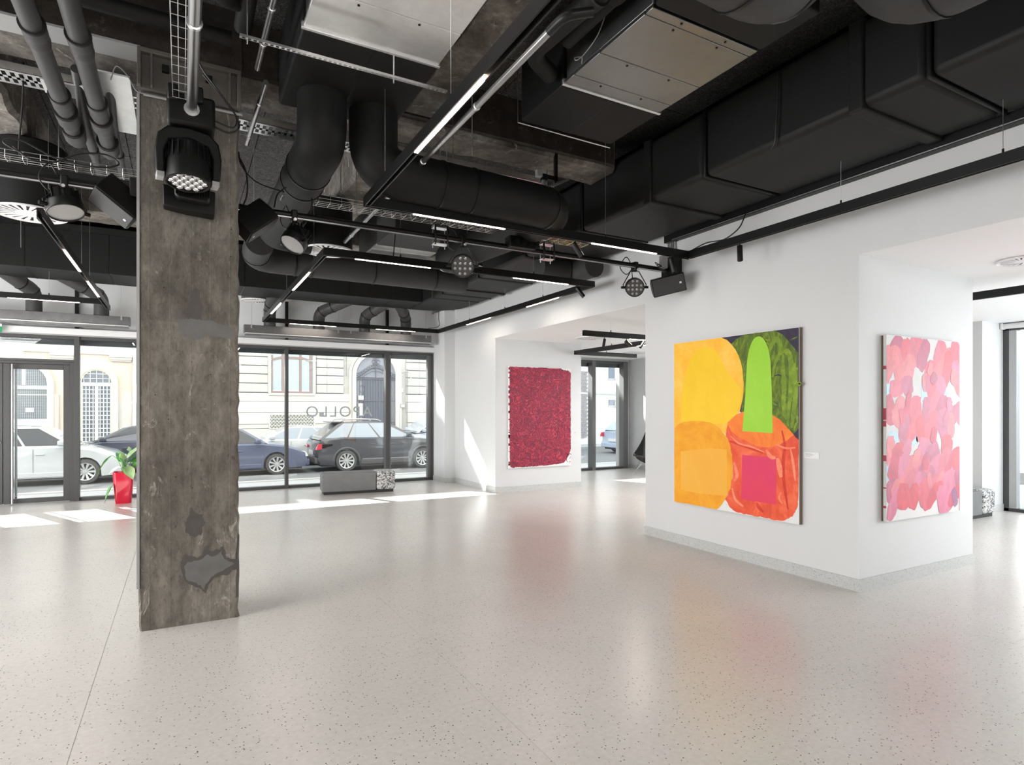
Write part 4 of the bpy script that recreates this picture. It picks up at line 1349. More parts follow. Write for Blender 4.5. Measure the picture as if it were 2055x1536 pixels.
MB().lathe([(0, .116), (.120, .116), (.120, .122), (0, .122)], hc + Vector((0, 0, .01)), q, 30).build('lens_plate', M['lens_plate'], mh)
u_, v_ = q @ Vector((1, 0, 0)), q @ Vector((0, 1, 0))
M['gem'] = simple('faceted_lens', g(.75), .06, .85)
for i in range(-2, 3):
    for j in range(-2, 3):
        px_, py_ = (i + (j % 2) * .5) * .048, j * .042
        if px_ ** 2 + py_ ** 2 < .0108:
            MB().lathe([(.0235, .122), (.019, .134), (.008, .140), (0, .141)], hc + Vector((0, 0, .01)) + u_ * px_ + v_ * py_, q, 6).build('led_lens', M['gem'], mh, smooth=20)
cb = MB().tube(smoothpath([(.19, 4.44, 3.42), (.28, 4.44, 3.40), (.34, 4.45, 3.46), (.30, 4.45, 3.56), (.20, 4.44, 3.68), (.10, 4.40, 3.80), (.08, 4.2, 3.9)], 7), .006, 7)
cb.tube(smoothpath([(.19, 4.44, 3.46), (.30, 4.44, 3.44), (.32, 4.45, 3.52), (.24, 4.44, 3.62), (.12, 4.42, 3.74)], 7), .005, 7)
cb.build('cable', M['cable'], mh)
# black device under it, on the column
bd = thing('column_device', 'black finned wall device on the column right under the moving head', 'device', (.05, 4.86, 3.0))
MB().prism([(-.12, 3.10), (-.115, 2.965), (.03, 2.945), (.205, 2.935), (.21, 3.11), (-.12, 3.11)], XZ, 4.80, 4.918).build('housing', M['black_plastic'], bd, bevel=.01)
MB().prism([(-.05, 3.12), (-.045, 3.03), (-.02, 3.005), (.16, 2.995), (.175, 3.02), (.175, 3.12)], XZ, 4.72, 4.80).build('heat_sink', M['black'], bd, bevel=.012)
for k in range(14):
    MB().box(-.038 + k * .0158, -.038 + k * .0158 + .005, 4.705, 4.72, 3.03, 3.11).build('cooling_fin', M['black'], bd, smooth=0)

# loose cables in the air
loops = [
    ('black cable looping over the wire basket left of the column', [(-1.05, 5.45, 3.42), (-.95, 5.4, 3.33), (-.82, 5.42, 3.34), (-.66, 5.44, 3.44), (-.5, 5.45, 3.47), (-.42, 5.44, 3.41), (-.55, 5.43, 3.36), (-.8, 5.44, 3.38), (-1.0, 5.42, 3.46), (-1.1, 5.42, 3.43), (-.98, 5.42, 3.36)]),
    ('black cable drooping from the column to the wire basket on the right', [(.40, 5.30, 3.62), (.42, 5.3, 3.52), (.52, 5.35, 3.43), (.70, 5.4, 3.40), (1.0, 5.45, 3.40), (1.35, 5.5, 3.40)]),
    ('black cable arching above the lamp right of the column', [(.66, 5.25, 3.20), (.70, 5.3, 3.34), (.82, 5.3, 3.43), (.94, 5.3, 3.40), (.96, 5.26, 3.26), (.90, 5.24, 3.10), (.82, 5.24, 3.02)]),
    ('thick black cable hanging down beside the column on the right', [(.385, 5.2, 3.56), (.44, 5.15, 3.42), (.45, 5.14, 3.25), (.41, 5.14, 3.12), (.385, 5.18, 3.06)]),
    ('black power cable looping from the near light track to the wall channel', [(4.69, 4.62, 3.222), (4.72, 4.45, 3.26), (4.75, 4.25, 3.25), (4.80, 4.12, 3.33), (4.88, 4.12, 3.45), (4.95, 4.16, 3.52)]),
    ('black power cable dropping from the main duct to the far corner of the middle track', [(4.62, 11.55, 3.56), (4.62, 11.55, 3.4), (4.64, 11.56, 3.30), (4.60, 11.6, 3.24), (4.45, 11.70, 3.222)]),
    ('black cable hanging down the side of the main duct', [(3.95, 3.02, 4.1), (3.945, 3.02, 3.9), (3.94, 3.03, 3.7), (3.95, 3.05, 3.58), (3.97, 3.1, 3.55)]),
    ('long black cable hanging left of the grey waste pipes', [(-1.02, 5.6, 4.1), (-1.03, 5.62, 3.8), (-1.05, 5.62, 3.5), (-1.04, 5.6, 3.40)]),
    ('thin black wire between the left silver unit and the middle track', [(2.05, 6.36, 3.8), (2.04, 6.36, 3.5), (2.02, 6.37, 3.222)]),
]
for lb, pts in loops:
    tag(MB().tube(smoothpath(pts, 7), .0065, 7).build('cable', M['cable'], None), lb, 'cable')
for lb, pts in (('pale cable coil hanging by the right silver unit', [(2.34, 3.0, 4.1), (2.33, 3.1, 3.95), (2.30, 3.2, 3.87), (2.26, 3.24, 3.83), (2.27, 3.28, 3.87), (2.32, 3.27, 3.88), (2.34, 3.3, 3.86)]),
                ('pale cable coil at the top edge by the slender steel pipe', [(.52, 3.5, 4.0), (.50, 3.52, 3.9), (.46, 3.55, 3.88), (.44, 3.56, 3.93), (.48, 3.56, 3.97), (.52, 3.58, 3.93)]),
                ('pale cable from the tray branch to the column head', [(-.45, 5.2, 3.93), (-.40, 5.0, 3.94), (-.33, 4.93, 3.86), (-.28, 4.90, 3.76), (-.235, 4.90, 3.745)])):
    tag(MB().tube(smoothpath(pts, 6), .004, 6).build('grey_cable', M['grey_cable'], None), lb, 'cable')

# ================================================================ PAINTINGS
def m_paint(name, base, light, dark, scale=6, stretch=(1, 1, 1), dist=1.5, bump=.25):
    m = Mt(name)
    v = m.coord(scale=stretch)
    a = m.noise(v, scale, 6, .65, dist)
    b = m.noise(v, scale * 4, 4, .6, dist * 2)
    c = m.ramp(a, [(.30, dark), (.5, base), (.72, light)])
    c = m.mix(.15, c, m.ramp(b, [(.3, dark), (.7, light)]))
    m.bump(b, bump, .003)
    return m.set(c, .5, 0, .35)


big = thing('abstract_painting', 'large abstract canvas of yellow, orange, red and lime green shapes', 'painting', (4.99, 4.4, .485))
MB().box(4.995, XW - .006, 3.594, 5.203, .485, 2.31).build('stretcher', M['canvas_edge'], big, smooth=0)
MB().box(4.990, 4.995, 3.594, 5.203, .485, 2.31).build('canvas', M['canvas'], big, smooth=0)
UV = lambda a, b, d: (4.990 - d, 5.2 - a, .485 + b)
S = dict(
 navy=[(0.697, 1.822), (1.604, 1.822), (1.604, 0.77), (1.214, 0.806), (0.935, 1.045), (0.983, 1.321), (0.918, 1.616), (0.831, 1.736)],
 foliage=[(0.822, 1.737), (0.884, 1.787), (0.986, 1.818), (1.118, 1.822), (1.353, 1.821), (1.443, 1.762), (1.515, 1.684), (1.594, 1.588), (1.598, 0.896), (1.558, 0.844), (1.523, 0.824), (1.368, 0.89), (0.952, 1.024), (0.979, 1.211), (0.966, 1.474), (0.918, 1.609)],
 yolk=[(0.001, 1.822), (0.24, 1.822), (0.48, 1.822), (0.697, 1.821), (0.77, 1.79), (0.831, 1.736), (0.88, 1.68), (0.918, 1.616), (0.95, 1.54), (0.966, 1.474), (0.983, 1.321), (0.98, 1.24), (0.969, 1.17), (0.935, 1.045), (0.849, 0.967), (0.76, 0.802), (0.595, 0.884), (0.001, 0.83)],
 arch=[(0.11, 0.926), (0.12, 1.182), (0.14, 1.32), (0.167, 1.428), (0.20, 1.53), (0.24, 1.608), (0.29, 1.67), (0.332, 1.707), (0.40, 1.74), (0.461, 1.748), (0.52, 1.74), (0.576, 1.713), (0.63, 1.67), (0.678, 1.606), (0.778, 1.442), (0.892, 1.338), (0.961, 1.267), (0.944, 1.128), (0.901, 1.031), (0.76, 0.916), (0.595, 0.91)],
 orange=[(0.006, 0.83), (0.03, 0.87), (0.071, 0.894), (0.156, 0.924), (0.29, 0.935), (0.422, 0.936), (0.52, 0.928), (0.595, 0.906), (0.66, 0.87), (0.706, 0.829), (0.76, 0.785), (0.796, 0.733), (0.83, 0.66), (0.84, 0.594), (0.845, 0.383), (0.814, 0.239), (0.76, 0.147), (0.706, 0.068), (0.632, 0.003), (0.322, 0.001), (0.003, 0.001)],
 square=[(0.11, 0.584), (0.519, 0.646), (0.769, 0.646), (0.773, 0.159), (0.422, 0.141), (0.11, 0.149)],
 red=[(0.756, 0.802), (0.787, 0.931), (0.884, 1.003), (1.338, 1.0), (1.457, 0.918), (1.551, 0.831), (1.602, 0.783), (1.602, 0.229), (1.579, 0.138), (1.537, 0.069), (1.443, 0.008), (1.33, 0.003), (1.214, 0.008), (1.05, 0.005), (0.884, 0.01), (0.805, 0.054), (0.751, 0.125), (0.814, 0.239), (0.845, 0.383), (0.84, 0.594), (0.796, 0.733)],
 cap=[(0.778, 0.91), (0.80, 0.94), (0.831, 0.967), (0.901, 1.017), (0.978, 1.042), (1.135, 1.019), (1.338, 1.003), (1.413, 0.962), (1.487, 0.893), (1.555, 0.831), (1.487, 0.778), (1.398, 0.728), (1.308, 0.697), (1.183, 0.694), (1.12, 0.708), (1.053, 0.731), (0.918, 0.787), (0.831, 0.833)],
 lime=[(0.969, 0.845), (0.986, 1.018), (1.006, 1.21), (1.016, 1.389), (1.026, 1.539), (1.038, 1.61), (1.053, 1.667), (1.068, 1.705), (1.086, 1.739), (1.105, 1.763), (1.127, 1.778), (1.147, 1.784), (1.167, 1.785), (1.188, 1.78), (1.206, 1.77), (1.226, 1.75), (1.246, 1.723), (1.267, 1.68), (1.285, 1.633), (1.303, 1.52), (1.311, 1.388), (1.32, 1.151), (1.326, 0.836)],
 pink=[(0.966, 0.602), (1.368, 0.606), (1.364, 0.153), (0.952, 0.151)],
)
pm = dict(
 navy=m_paint('navy_paint', srgb(48, 40, 62), srgb(58, 50, 74), srgb(40, 34, 52)),
 foliage=m_paint('mottled_green_paint', srgb(84, 108, 22), srgb(150, 172, 34), srgb(42, 62, 34), 5, (1, 1.6, .7), 3.0, .5),
 yolk=m_paint('warm_yellow_paint', srgb(250, 190, 52), srgb(255, 214, 110), srgb(248, 172, 28), 2.2, dist=1.0),
 arch=m_paint('bright_yellow_paint', srgb(250, 204, 40), srgb(255, 214, 70), srgb(240, 194, 14), 1.0, dist=.3, bump=.05),
 orange=m_paint('orange_paint', srgb(244, 166, 30), srgb(250, 184, 52), srgb(232, 146, 18), 2.5, dist=1.5),
 square=m_paint('soft_orange_paint', srgb(244, 178, 62), srgb(248, 186, 74), srgb(240, 168, 48), 1.2, dist=.5, bump=.05),
 red=m_paint('vermilion_paint', srgb(238, 92, 54), srgb(250, 126, 88), srgb(216, 62, 38), 3.0, (1, 1, .7), 2.0, .5),
 cap=m_paint('tangerine_paint', srgb(248, 134, 44), srgb(252, 158, 66), srgb(240, 108, 40), 3.0, dist=1.8),
 lime=m_paint('lime_paint', srgb(164, 218, 66), srgb(174, 226, 84), srgb(150, 206, 48), .8, dist=.2, bump=.03),
 pink=m_paint('magenta_paint', srgb(228, 62, 92), srgb(232, 66, 84), srgb(220, 54, 112), 1.0, dist=.4, bump=.05),
)


def edge(pts, k, j, seed):
    return blob(pts, k, j, seed) if j else pts


MB().prism(S['navy'], UV, 0, .0006).build('painted_shape', pm['navy'], big, smooth=0)['label'] = 'dark navy corner'
MB().prism(edge(S['foliage'], 4, .004, 2), UV, 0, .0010).build('painted_shape', pm['foliage'], big, smooth=0)['label'] = 'brushed dark green dome'
lg = m_paint('light_green_stroke', srgb(118, 146, 30), srgb(146, 172, 44), srgb(90, 118, 28), 8)


def ribbon(pts, wd, d0, d1, m_, lab):
    pp = smoothpath([(a, b, 0) for a, b in pts], 6)
    L_, R_ = [], []
    for i, p in enumerate(pp):
        dr = (pp[min(i + 1, len(pp) - 1)] - pp[max(i - 1, 0)]).normalized()
        nn = Vector((-dr.y, dr.x, 0))
        ww_ = wd * (.35 + .65 * math.sin(PI * (i + .8) / (len(pp) + .6)))
        L_.append((p + nn * ww_)[:2])
        R_.append((p - nn * ww_)[:2])
    mb = MB()
    k = len(pp)
    vs = [UV(a, b, d1) for a, b in L_] + [UV(a, b, d1) for a, b in R_]
    mb.add(vs, [(i, i + 1, k + i + 1, k + i) for i in range(k - 1)])
    o = mb.build('brush_stroke', m_, big, smooth=0)
    o['label'] = lab
    return o


for i, s in enumerate([[(1.277, 1.601), (1.323, 1.702), (1.368, 1.737), (1.413, 1.668), (1.41, 1.59)], [(1.323, 1.374), (1.353, 1.517), (1.413, 1.603), (1.472, 1.617), (1.515, 1.556), (1.523, 1.378), (1.515, 1.2), (1.494, 1.021), (1.487, 0.906)], [(1.435, 1.588), (1.443, 1.407), (1.45, 1.252), (1.443, 1.098), (1.472, 0.97)], [(1.56, 1.5), (1.57, 1.2), (1.53, 0.893)]]):
    ribbon(s, .026, 0, .0012 + i * .0002, lg, 'looping lighter green brush stroke')
rndp = random.Random(4)
for i in range(26):
    a, b = rndp.uniform(1.0, 1.57), rndp.uniform(.95, 1.75)
    an = rndp.uniform(-.9, .5)
    L = rndp.uniform(.05, .14)
    ribbon([(a, b), (a + L * .5, b + L * an * .5 + .01), (min(1.59, a + L), b + L * an)], rndp.uniform(.006, .016), 0, .0011, rndp.choice([lg, pm['foliage'], pm['navy'], m_paint('yellow_green_stroke', srgb(176, 190, 40), srgb(190, 205, 60), srgb(140, 160, 30))][:3] if i % 3 else [lg]), 'short green brush stroke')
MB().prism(S['yolk'], UV, 0, .0016).build('painted_shape', pm['yolk'], big, smooth=0)['label'] = 'broad warm yellow arch'
MB().prism(S['arch'], UV, .0016, .0022).build('painted_shape', pm['arch'], big, smooth=0)['label'] = 'flat bright yellow arch'
MB().prism(edge(S['orange'], 3, .003, 8), UV, 0, .0027).build('painted_shape', pm['orange'], big, smooth=0)['label'] = 'rounded orange block'
MB().prism(S['square'], UV, .0027, .0031).build('painted_shape', pm['square'], big, smooth=0)['label'] = 'paler orange square'
MB().prism(edge(S['red'], 5, .005, 6), UV, 0, .0032).build('painted_shape', pm['red'], big, smooth=0)['label'] = 'vermilion barrel shape'
MB().prism(edge(S['cap'], 3, .002, 6), UV, .0032, .0037).build('painted_shape', pm['cap'], big, smooth=0)['label'] = 'tangerine oval on the red shape'
MB().prism(S['lime'], UV, .0037, .0042).build('painted_shape', pm['lime'], big, smooth=0)['label'] = 'tall lime green arch'
MB().prism(S['pink'], UV, .0032, .0037).build('painted_shape', pm['pink'], big, smooth=0)['label'] = 'magenta square'
lr = m_paint('light_red_stroke', srgb(250, 142, 108), srgb(252, 165, 130), srgb(240, 96, 66), 8)
dr_ = m_paint('deep_red_stroke', srgb(214, 56, 34), srgb(226, 74, 48), srgb(190, 40, 26), 8)
for i, (s, wd, m_) in enumerate((([(.805, .735), (.98, .70), (1.214, .639)], .016, dr_), ([(.82, .79), (.92, .72), (1.08, .69), (1.24, .645)], .010, lr), ([(1.428, .866), (1.457, .725), (1.443, .582), (1.443, .441), (1.465, .276), (1.494, .126)], .018, dr_), ([(1.25, .67), (1.30, .61), (1.36, .60)], .022, lr), ([(1.38, .60), (1.40, .52), (1.42, .42)], .030, lr), ([(.86, .52), (.90, .40), (.87, .33)], .022, lr), ([(1.14, .14), (1.17, .10), (1.22, .06)], .020, dr_), ([(1.52, .70), (1.55, .55), (1.57, .40)], .014, lr), ([(.84, .25), (.88, .14), (.98, .08)], .016, lr), ([(1.42, .28), (1.40, .22), (1.43, .17)], .012, lr), ([(1.36, .73), (1.47, .70), (1.57, .71)], .010, lr))):
    ribbon(s, wd, 0, .0040 + i * .00005, m_, 'brush stroke on the red shape')

# crimson painting
m = Mt('swirled_crimson_paint')
v = m.coord()
n1 = m.noise(v, 2.2, 2, .5, .8)
mm = m.n('ShaderNodeMath', operation='MULTIPLY')
m.l(n1, mm.inputs[0]); mm.inputs[1].default_value = 26
n2 = m.noise(v, 6.5, 3, .55, 1.4)
ma = m.n('ShaderNodeMath', operation='MULTIPLY_ADD')
m.l(n2, ma.inputs[0]); ma.inputs[1].default_value = 44; m.l(mm.outputs[0], ma.inputs[2])
sn = m.n('ShaderNodeMath', operation='SINE')
m.l(ma.outputs[0], sn.inputs[0])
n3 = m.noise(v, 28, 4, .7, 2.0)
c = m.ramp(sn.outputs[0], [(0.0, srgb(96, 8, 46)), (.25, srgb(138, 14, 52)), (.75, srgb(158, 18, 56)), (.96, srgb(218, 66, 82))])
c = m.mix(.35, c, m.ramp(n3, [(.38, srgb(100, 6, 48)), (.62, srgb(176, 26, 62))]))
m.bump(sn.outputs[0], .5, .004)
M['crimson'] = m.set(c, .5)
rp = thing('crimson_painting', 'tall canvas covered in swirling crimson brushwork with ragged white edges', 'painting', (6.05, 9.9, .45))
MB().box(5.345, 6.745, 9.882, 9.915, .445, 2.352).build('stretcher', M['canvas'], rp, smooth=0)
XF = lambda a, b, d: (5.345 + a, 9.882 - d, .445 + b)
out = [(.028, 1.905), (.6, 1.905), (1.16, 1.904), (1.22, 1.88), (1.34, 1.87), (1.398, 1.83), (1.395, 1.2), (1.397, .6), (1.398, .32), (1.37, .24), (1.31, .14), (1.24, .06), (1.10, .035), (.7, .02), (.3, .014), (.18, .02), (.08, .006), (.035, .04), (.024, .5), (.022, 1.2)]
MB().prism(blob(out, 12, .006, 3), XF, 0, .003).build('paint_layer', M['crimson'], rp, smooth=0)
mb = MB()
rn = random.Random(5)
for k in range(26):
    z = rn.uniform(.05, 1.88)
    mb.box(5.342, 5.372, 9.879, 9.8825, .445 + z, .445 + z + rn.uniform(.006, .05))
for k in range(24):
    a, b = rn.uniform(1.28, 1.39), rn.uniform(.03, .24)
    mb.box(5.345 + a, 5.345 + a + rn.uniform(.004, .018), 9.879, 9.8825, .445 + b, .445 + b + rn.uniform(.004, .03))
mb.build('paint_drips', M['crimson'], rp, smooth=0)['kind'] = 'stuff'

# pink painting
pk = thing('pink_painting', 'tall canvas of overlapping translucent pink strokes with white and pale blue gaps', 'painting', (5.97, 3.04, .56))
MB().box(5.362, 6.582, 3.018, 3.045, .572, 2.20).build('canvas', M['canvas'], pk, smooth=0)
MB().box(5.366, 6.578, 3.045, 3.062, .576, 2.196).build('stretcher', M['canvas_edge'], pk, smooth=0)
PF = lambda a, b, d: (5.362 + a, 3.018 - d, .572 + b)
pinks = [srgb(232, 104, 122), srgb(230, 116, 136), srgb(236, 126, 134), srgb(216, 86, 110), srgb(228, 126, 158), srgb(198, 98, 128), srgb(238, 134, 142), srgb(226, 90, 104), srgb(208, 112, 142)]
pmats = [m_paint('pink_paint_%d' % i, tuple(x * .84 for x in c_[:3]) + (1,), tuple(min(1, x * 1.05) for x in c_[:3]) + (1,), tuple(x * .66 for x in c_[:3]) + (1,), 4, (1, 1, .6), 2.0, .15) for i, c_ in enumerate(pinks)]
blue = m_paint('pale_blue_paint', srgb(176, 216, 240), srgb(190, 226, 246), srgb(160, 204, 232))
mb = MB()
rn = random.Random(21)


def stroke_shape(mb, cx_, cy_, L, W_, an, d, seed, mi):
    rs = random.Random(seed)
    mb.cur = mi
    pts = []
    n_ = 22
    bendk = rs.uniform(-.35, .35)
    for i in range(n_):
        t_ = 2 * PI * i / n_
        ex = rs.uniform(2.2, 3.4)
        x_ = abs(math.cos(t_)) ** (2 / ex) * (1 if math.cos(t_) >= 0 else -1) * W_ / 2 * rs.uniform(.84, 1.10)
        y_ = abs(math.sin(t_)) ** (2 / ex) * (1 if math.sin(t_) >= 0 else -1) * L / 2 * rs.uniform(.94, 1.05)
        x_ += bendk * (y_ * y_) / L
        px_ = cx_ + x_ * math.cos(an) - y_ * math.sin(an)
        py_ = cy_ + x_ * math.sin(an) + y_ * math.cos(an)
        pts.append((min(1.218, max(.002, px_)), min(1.626, max(.002, py_))))
    k = len(mb.v)
    mb.add([PF(a, b, d) for a, b in pts], [tuple(range(n_))])


for (a, b, L, W_) in ((.05, 1.12, .24, .14), (.62, 1.14, .16, .14), (.09, .70, .18, .16), (.42, .73, .16, .12), (.95, 1.10, .12, .10), (.25, .30, .16, .09), (.80, .38, .15, .12), (.04, .42, .16, .10), (.52, .72, .12, .1)):
    stroke_shape(mb, a, b, L, W_, rn.uniform(-.5, .5), .0008, rn.random(), 9)
rows = [(1.50, .26), (1.34, .30), (1.18, .16), (.96, .30), (.82, .26), (.60, .22), (.47, .30), (.30, .24), (.16, .28)]
dcount = 0
for ri, (yy, L0) in enumerate(rows):
    x_ = -.02 if ri % 2 else .04
    while x_ < 1.22:
        W_ = rn.uniform(.12, .24)
        skip = rn.random() < (.40 if ri in (2, 5) else .07)
        if not skip and not (yy > 1.45 and .5 < x_ < .66):
            dcount += 1
            an = rn.choice([rn.uniform(-.3, .3), rn.uniform(-1.2, -.4), rn.uniform(-.7, -.1)])
            stroke_shape(mb, x_ + W_ / 2, yy + rn.uniform(-.05, .04), L0 * rn.uniform(.85, 1.25), W_, an, .0009 + .00002 * dcount, rn.random(), rn.randrange(9))
        x_ += W_ * rn.uniform(.62, .95)
for i in range(14):
    dcount += 1
    stroke_shape(mb, rn.uniform(.05, 1.15), rn.uniform(.12, 1.5), rn.uniform(.12, .2), rn.uniform(.07, .11), rn.uniform(-.8, .4), .0009 + .00002 * dcount, rn.random(), rn.randrange(9))
dcount += 1
stroke_shape(mb, 1.13, .14, .18, .10, .3, .003, 3, 10)
o = mb.build('paint_strokes', pmats + [blue, m_paint('mauve_paint', srgb(150, 92, 134), srgb(170, 110, 150), srgb(130, 76, 120))], pk, smooth=0)
o['kind'] = 'stuff'
mb = MB()
for z, h_ in ((1.90, .03), (1.46, .10), (1.40, .05), (1.10, .05), (.69, .02), (.86, .012)):
    mb.box(5.3605, 5.366, 3.020, 3.044, z, z + h_)
mb.build('edge_drips', pmats[3], pk, smooth=0)['kind'] = 'stuff'

# label cards
for nm, lb, bx_, lines in (('label_card', 'small white label card on the wall right of the big painting', (5.034, 5.038, 3.425, 3.575, 1.102, 1.158), 'x'), ('label_card', 'small white label card right of the pink painting', (6.665, 6.79, 3.058, 3.063, 1.095, 1.152), 'y')):
    cdx = thing(nm, lb, 'label', ((bx_[0] + bx_[1]) / 2, (bx_[2] + bx_[3]) / 2, bx_[4]), group='wall label cards')
    MB().box(*bx_).build('card', M['card'], cdx, smooth=0)
    mb = MB()
    for i, (z, L) in enumerate(((1.145, .06), (1.136, .085), (1.128, .07), (1.118, .05))):
        if lines == 'x':
            mb.box(5.0335, 5.034, 3.56 - L, 3.56, z, z + .0025)
        else:
            mb.box(6.675, 6.675 + L, 3.0575, 3.058, z, z + .0025)
    mb.build('printed_lines', M['ink'], cdx, smooth=0)['kind'] = 'stuff'
tag(MB().lathe([(.006, 0), (.006, .01), (0, .012)], (6.87, 9.92, 1.09), along((0, -1, 0)), 10).build('wall_sensor', M['strip_grey'], None), 'tiny grey round sensor on the wall right of the crimson painting', 'sensor')

# ================================================================ BENCHES
def bench(label, loc, rz, group):
    b = thing('bench', label, 'bench', loc, rz, group)
    MB().box(.02, .985, .0, .44, .045, .385).build('concrete_seat', M['bench_concrete'], b, bevel=.014, local=True, seg=3)
    MB().box(.992, 1.345, -.012, .452, .045, .395).build('terrazzo_block', M['stone_block'], b, bevel=.05, local=True, seg=4)
    MB().box(.05, 1.31, .02, .42, 0, .05).build('plinth', M['black_plinth'], b, local=True, smooth=0)
    return b


b0 = bench('long grey concrete bench with a speckled terrazzo end before the shop window', (2.20, 11.17, 0), R(-6), 'low concrete benches')
dup(b0, (9.03, 4.30, 0), R(0), 'concrete bench whose speckled terrazzo end shows behind the pier on the right')

# ================================================================ POTTED PLANT
pp_ = thing('potted_plant', 'drooping green plant in a glossy red tapered pot left of the column', 'plant', (-.846, 11.86, 0))


def rsq(hw, z, k=6, rd=.35):
    pts = []
    for cxx, cyy, a0 in ((1, 1, 0), (-1, 1, 90), (-1, -1, 180), (1, -1, 270)):
        for i in range(k + 1):
            a = R(a0 + 90 * i / k)
            pts.append((cxx * hw * (1 - rd) + hw * rd * math.cos(a), cyy * hw * (1 - rd) + hw * rd * math.sin(a), z))
    return pts


lv = [(.108, 0), (.112, .01), (.122, .12), (.136, .30), (.145, .46), (.148, .515), (.140, .518), (.136, .47)]
vs, fs = [], []
for hw, z in lv:
    vs += [(p[0] - .846, p[1] + 11.86, z) for p in rsq(hw, z)]
n_ = 28
for i in range(len(lv) - 1):
    for j in range(n_):
        fs.append((i * n_ + j, i * n_ + (j + 1) % n_, (i + 1) * n_ + (j + 1) % n_, (i + 1) * n_ + j))
fs.append(tuple(range(n_ - 1, -1, -1)))
MB().add(vs, fs).build('pot', simple('glossy_red_glaze', srgb(196, 18, 52), .08, 0, spec=.7), pp_, smooth=40)
MB().box(-.97, -.72, 11.74, 11.98, .44, .465).build('soil', simple('dark_soil', srgb(60, 44, 34), .95, var=.3, scale=20), pp_, smooth=0)


def leaf(base, tip, wd, droop, mat_, bendz=.0, roll=0):
    wd *= 1.3
    base, tip = Vector(base), Vector(tip)
    d = tip - base
    side = d.cross(Vector((0, 0, 1)))
    side = side.normalized() if side.length > 1e-4 else Vector((1, 0, 0))
    side = Quaternion(d.normalized(), roll) @ side
    nrm = side.cross(d).normalized()
    n_ = 9
    vs, fs = [], []
    for i in range(n_ + 1):
        s = i / n_
        c = base + d * s + Vector((0, 0, droop * math.sin(PI * s)))
        hw = wd * (math.sin(PI * min(1, s * 1.02) ** .75) ** .9) * (1 - .25 * s) + .0015
        for k, e in enumerate((-1, -.5, 0, .5, 1)):
            vs.append(c + side * hw * e + nrm * (abs(e) ** 1.5 * hw * .28 + .003 * math.sin(s * 14 + e * 4)))
    for i in range(n_):
        for k in range(4):
            fs.append((i * 5 + k, i * 5 + k + 1, (i + 1) * 5 + k + 1, (i + 1) * 5 + k))
    return MB().add(vs, fs).build('leaf', mat_, pp_, smooth=60)


lfm = Mt('green_leaf')
vv = lfm.coord(scale=(1, 1, 1))
M['leaf'] = lfm.set(lfm.ramp(lfm.noise(vv, 9, 3), [(.35, srgb(50, 122, 54)), (.65, srgb(104, 170, 78))]), .35)
lfm.b.inputs['Subsurface Weight'].default_value = 0.0
M['leaf_pale'] = simple('pale_leaf', srgb(176, 206, 150), .4, var=.1)
stem0 = Vector((-.846, 11.86, .46))
for b_, t_, wd, dp_, mm_, rl in (((-1.00, 11.80, .80), (-1.22, 11.74, .47), .055, .03, 'leaf', .3), ((-.98, 11.76, .33), (-1.10, 11.70, .03), .065, .02, 'leaf', .2),
                             ((-.90, 11.74, .76), (-.78, 11.66, .44), .085, .02, 'leaf', -.4), ((-.80, 11.72, .62), (-.70, 11.62, .40), .07, .0, 'leaf_pale', .5), ((-.86, 11.8, .60), (-1.04, 11.72, .50), .05, .02, 'leaf_pale', 0),
                             ((-.76, 11.80, .72), (-.46, 11.74, .92), .06, .02, 'leaf', .2), ((-.76, 11.80, .66), (-.42, 11.84, .70), .06, .04, 'leaf', .6), ((-.80, 11.86, .74), (-.60, 12.02, .96), .05, .0, 'leaf_pale', 0),
                             ((-.88, 11.90, .66), (-.96, 12.1, .84), .05, .03, 'leaf', 0), ((-.72, 11.78, .60), (-.52, 11.66, .58), .06, .03, 'leaf', -.6), ((-.84, 11.84, .70), (-.88, 11.70, .86), .045, .0, 'leaf_pale', .8)):
    lf = leaf(b_, t_, wd, dp_, M[mm_], roll=rl)
    MB().tube(smoothpath([stem0, (stem0 + Vector(b_)) / 2 + Vector((0, 0, .08)), b_], 5), .0045, 6).build('stem', M['leaf'], pp_)

# ================================================================ LOUNGE CHAIR in the side room
ch = thing('lounge_chair', 'black shell lounge chair on thin steel legs, half hidden behind the pier', 'chair', (9.95, 11.3, 0))
M['leather'] = simple('black_leather', g(.018), .32)
vs, fs = [], []
tips = [Vector((9.48, 11.25, .48)), Vector((10.15, 10.85, .50)), Vector((10.30, 11.75, .98))]
ctr = Vector((9.95, 11.35, .33))
n_ = 14


def shell_pt(i, j, off=0):
    a, b = i / n_, j / n_
    c = 1 - a - b
    p = tips[0] * a + tips[1] * b + tips[2] * c
    k = 1 - ((a - 1 / 3) ** 2 + (b - 1 / 3) ** 2 + (c - 1 / 3) ** 2) * 1.5
    z = p.z - .07 * k - .26 * (max(0, 27 * a * b * c)) ** .6 + off
    return Vector((p.x, p.y, z))


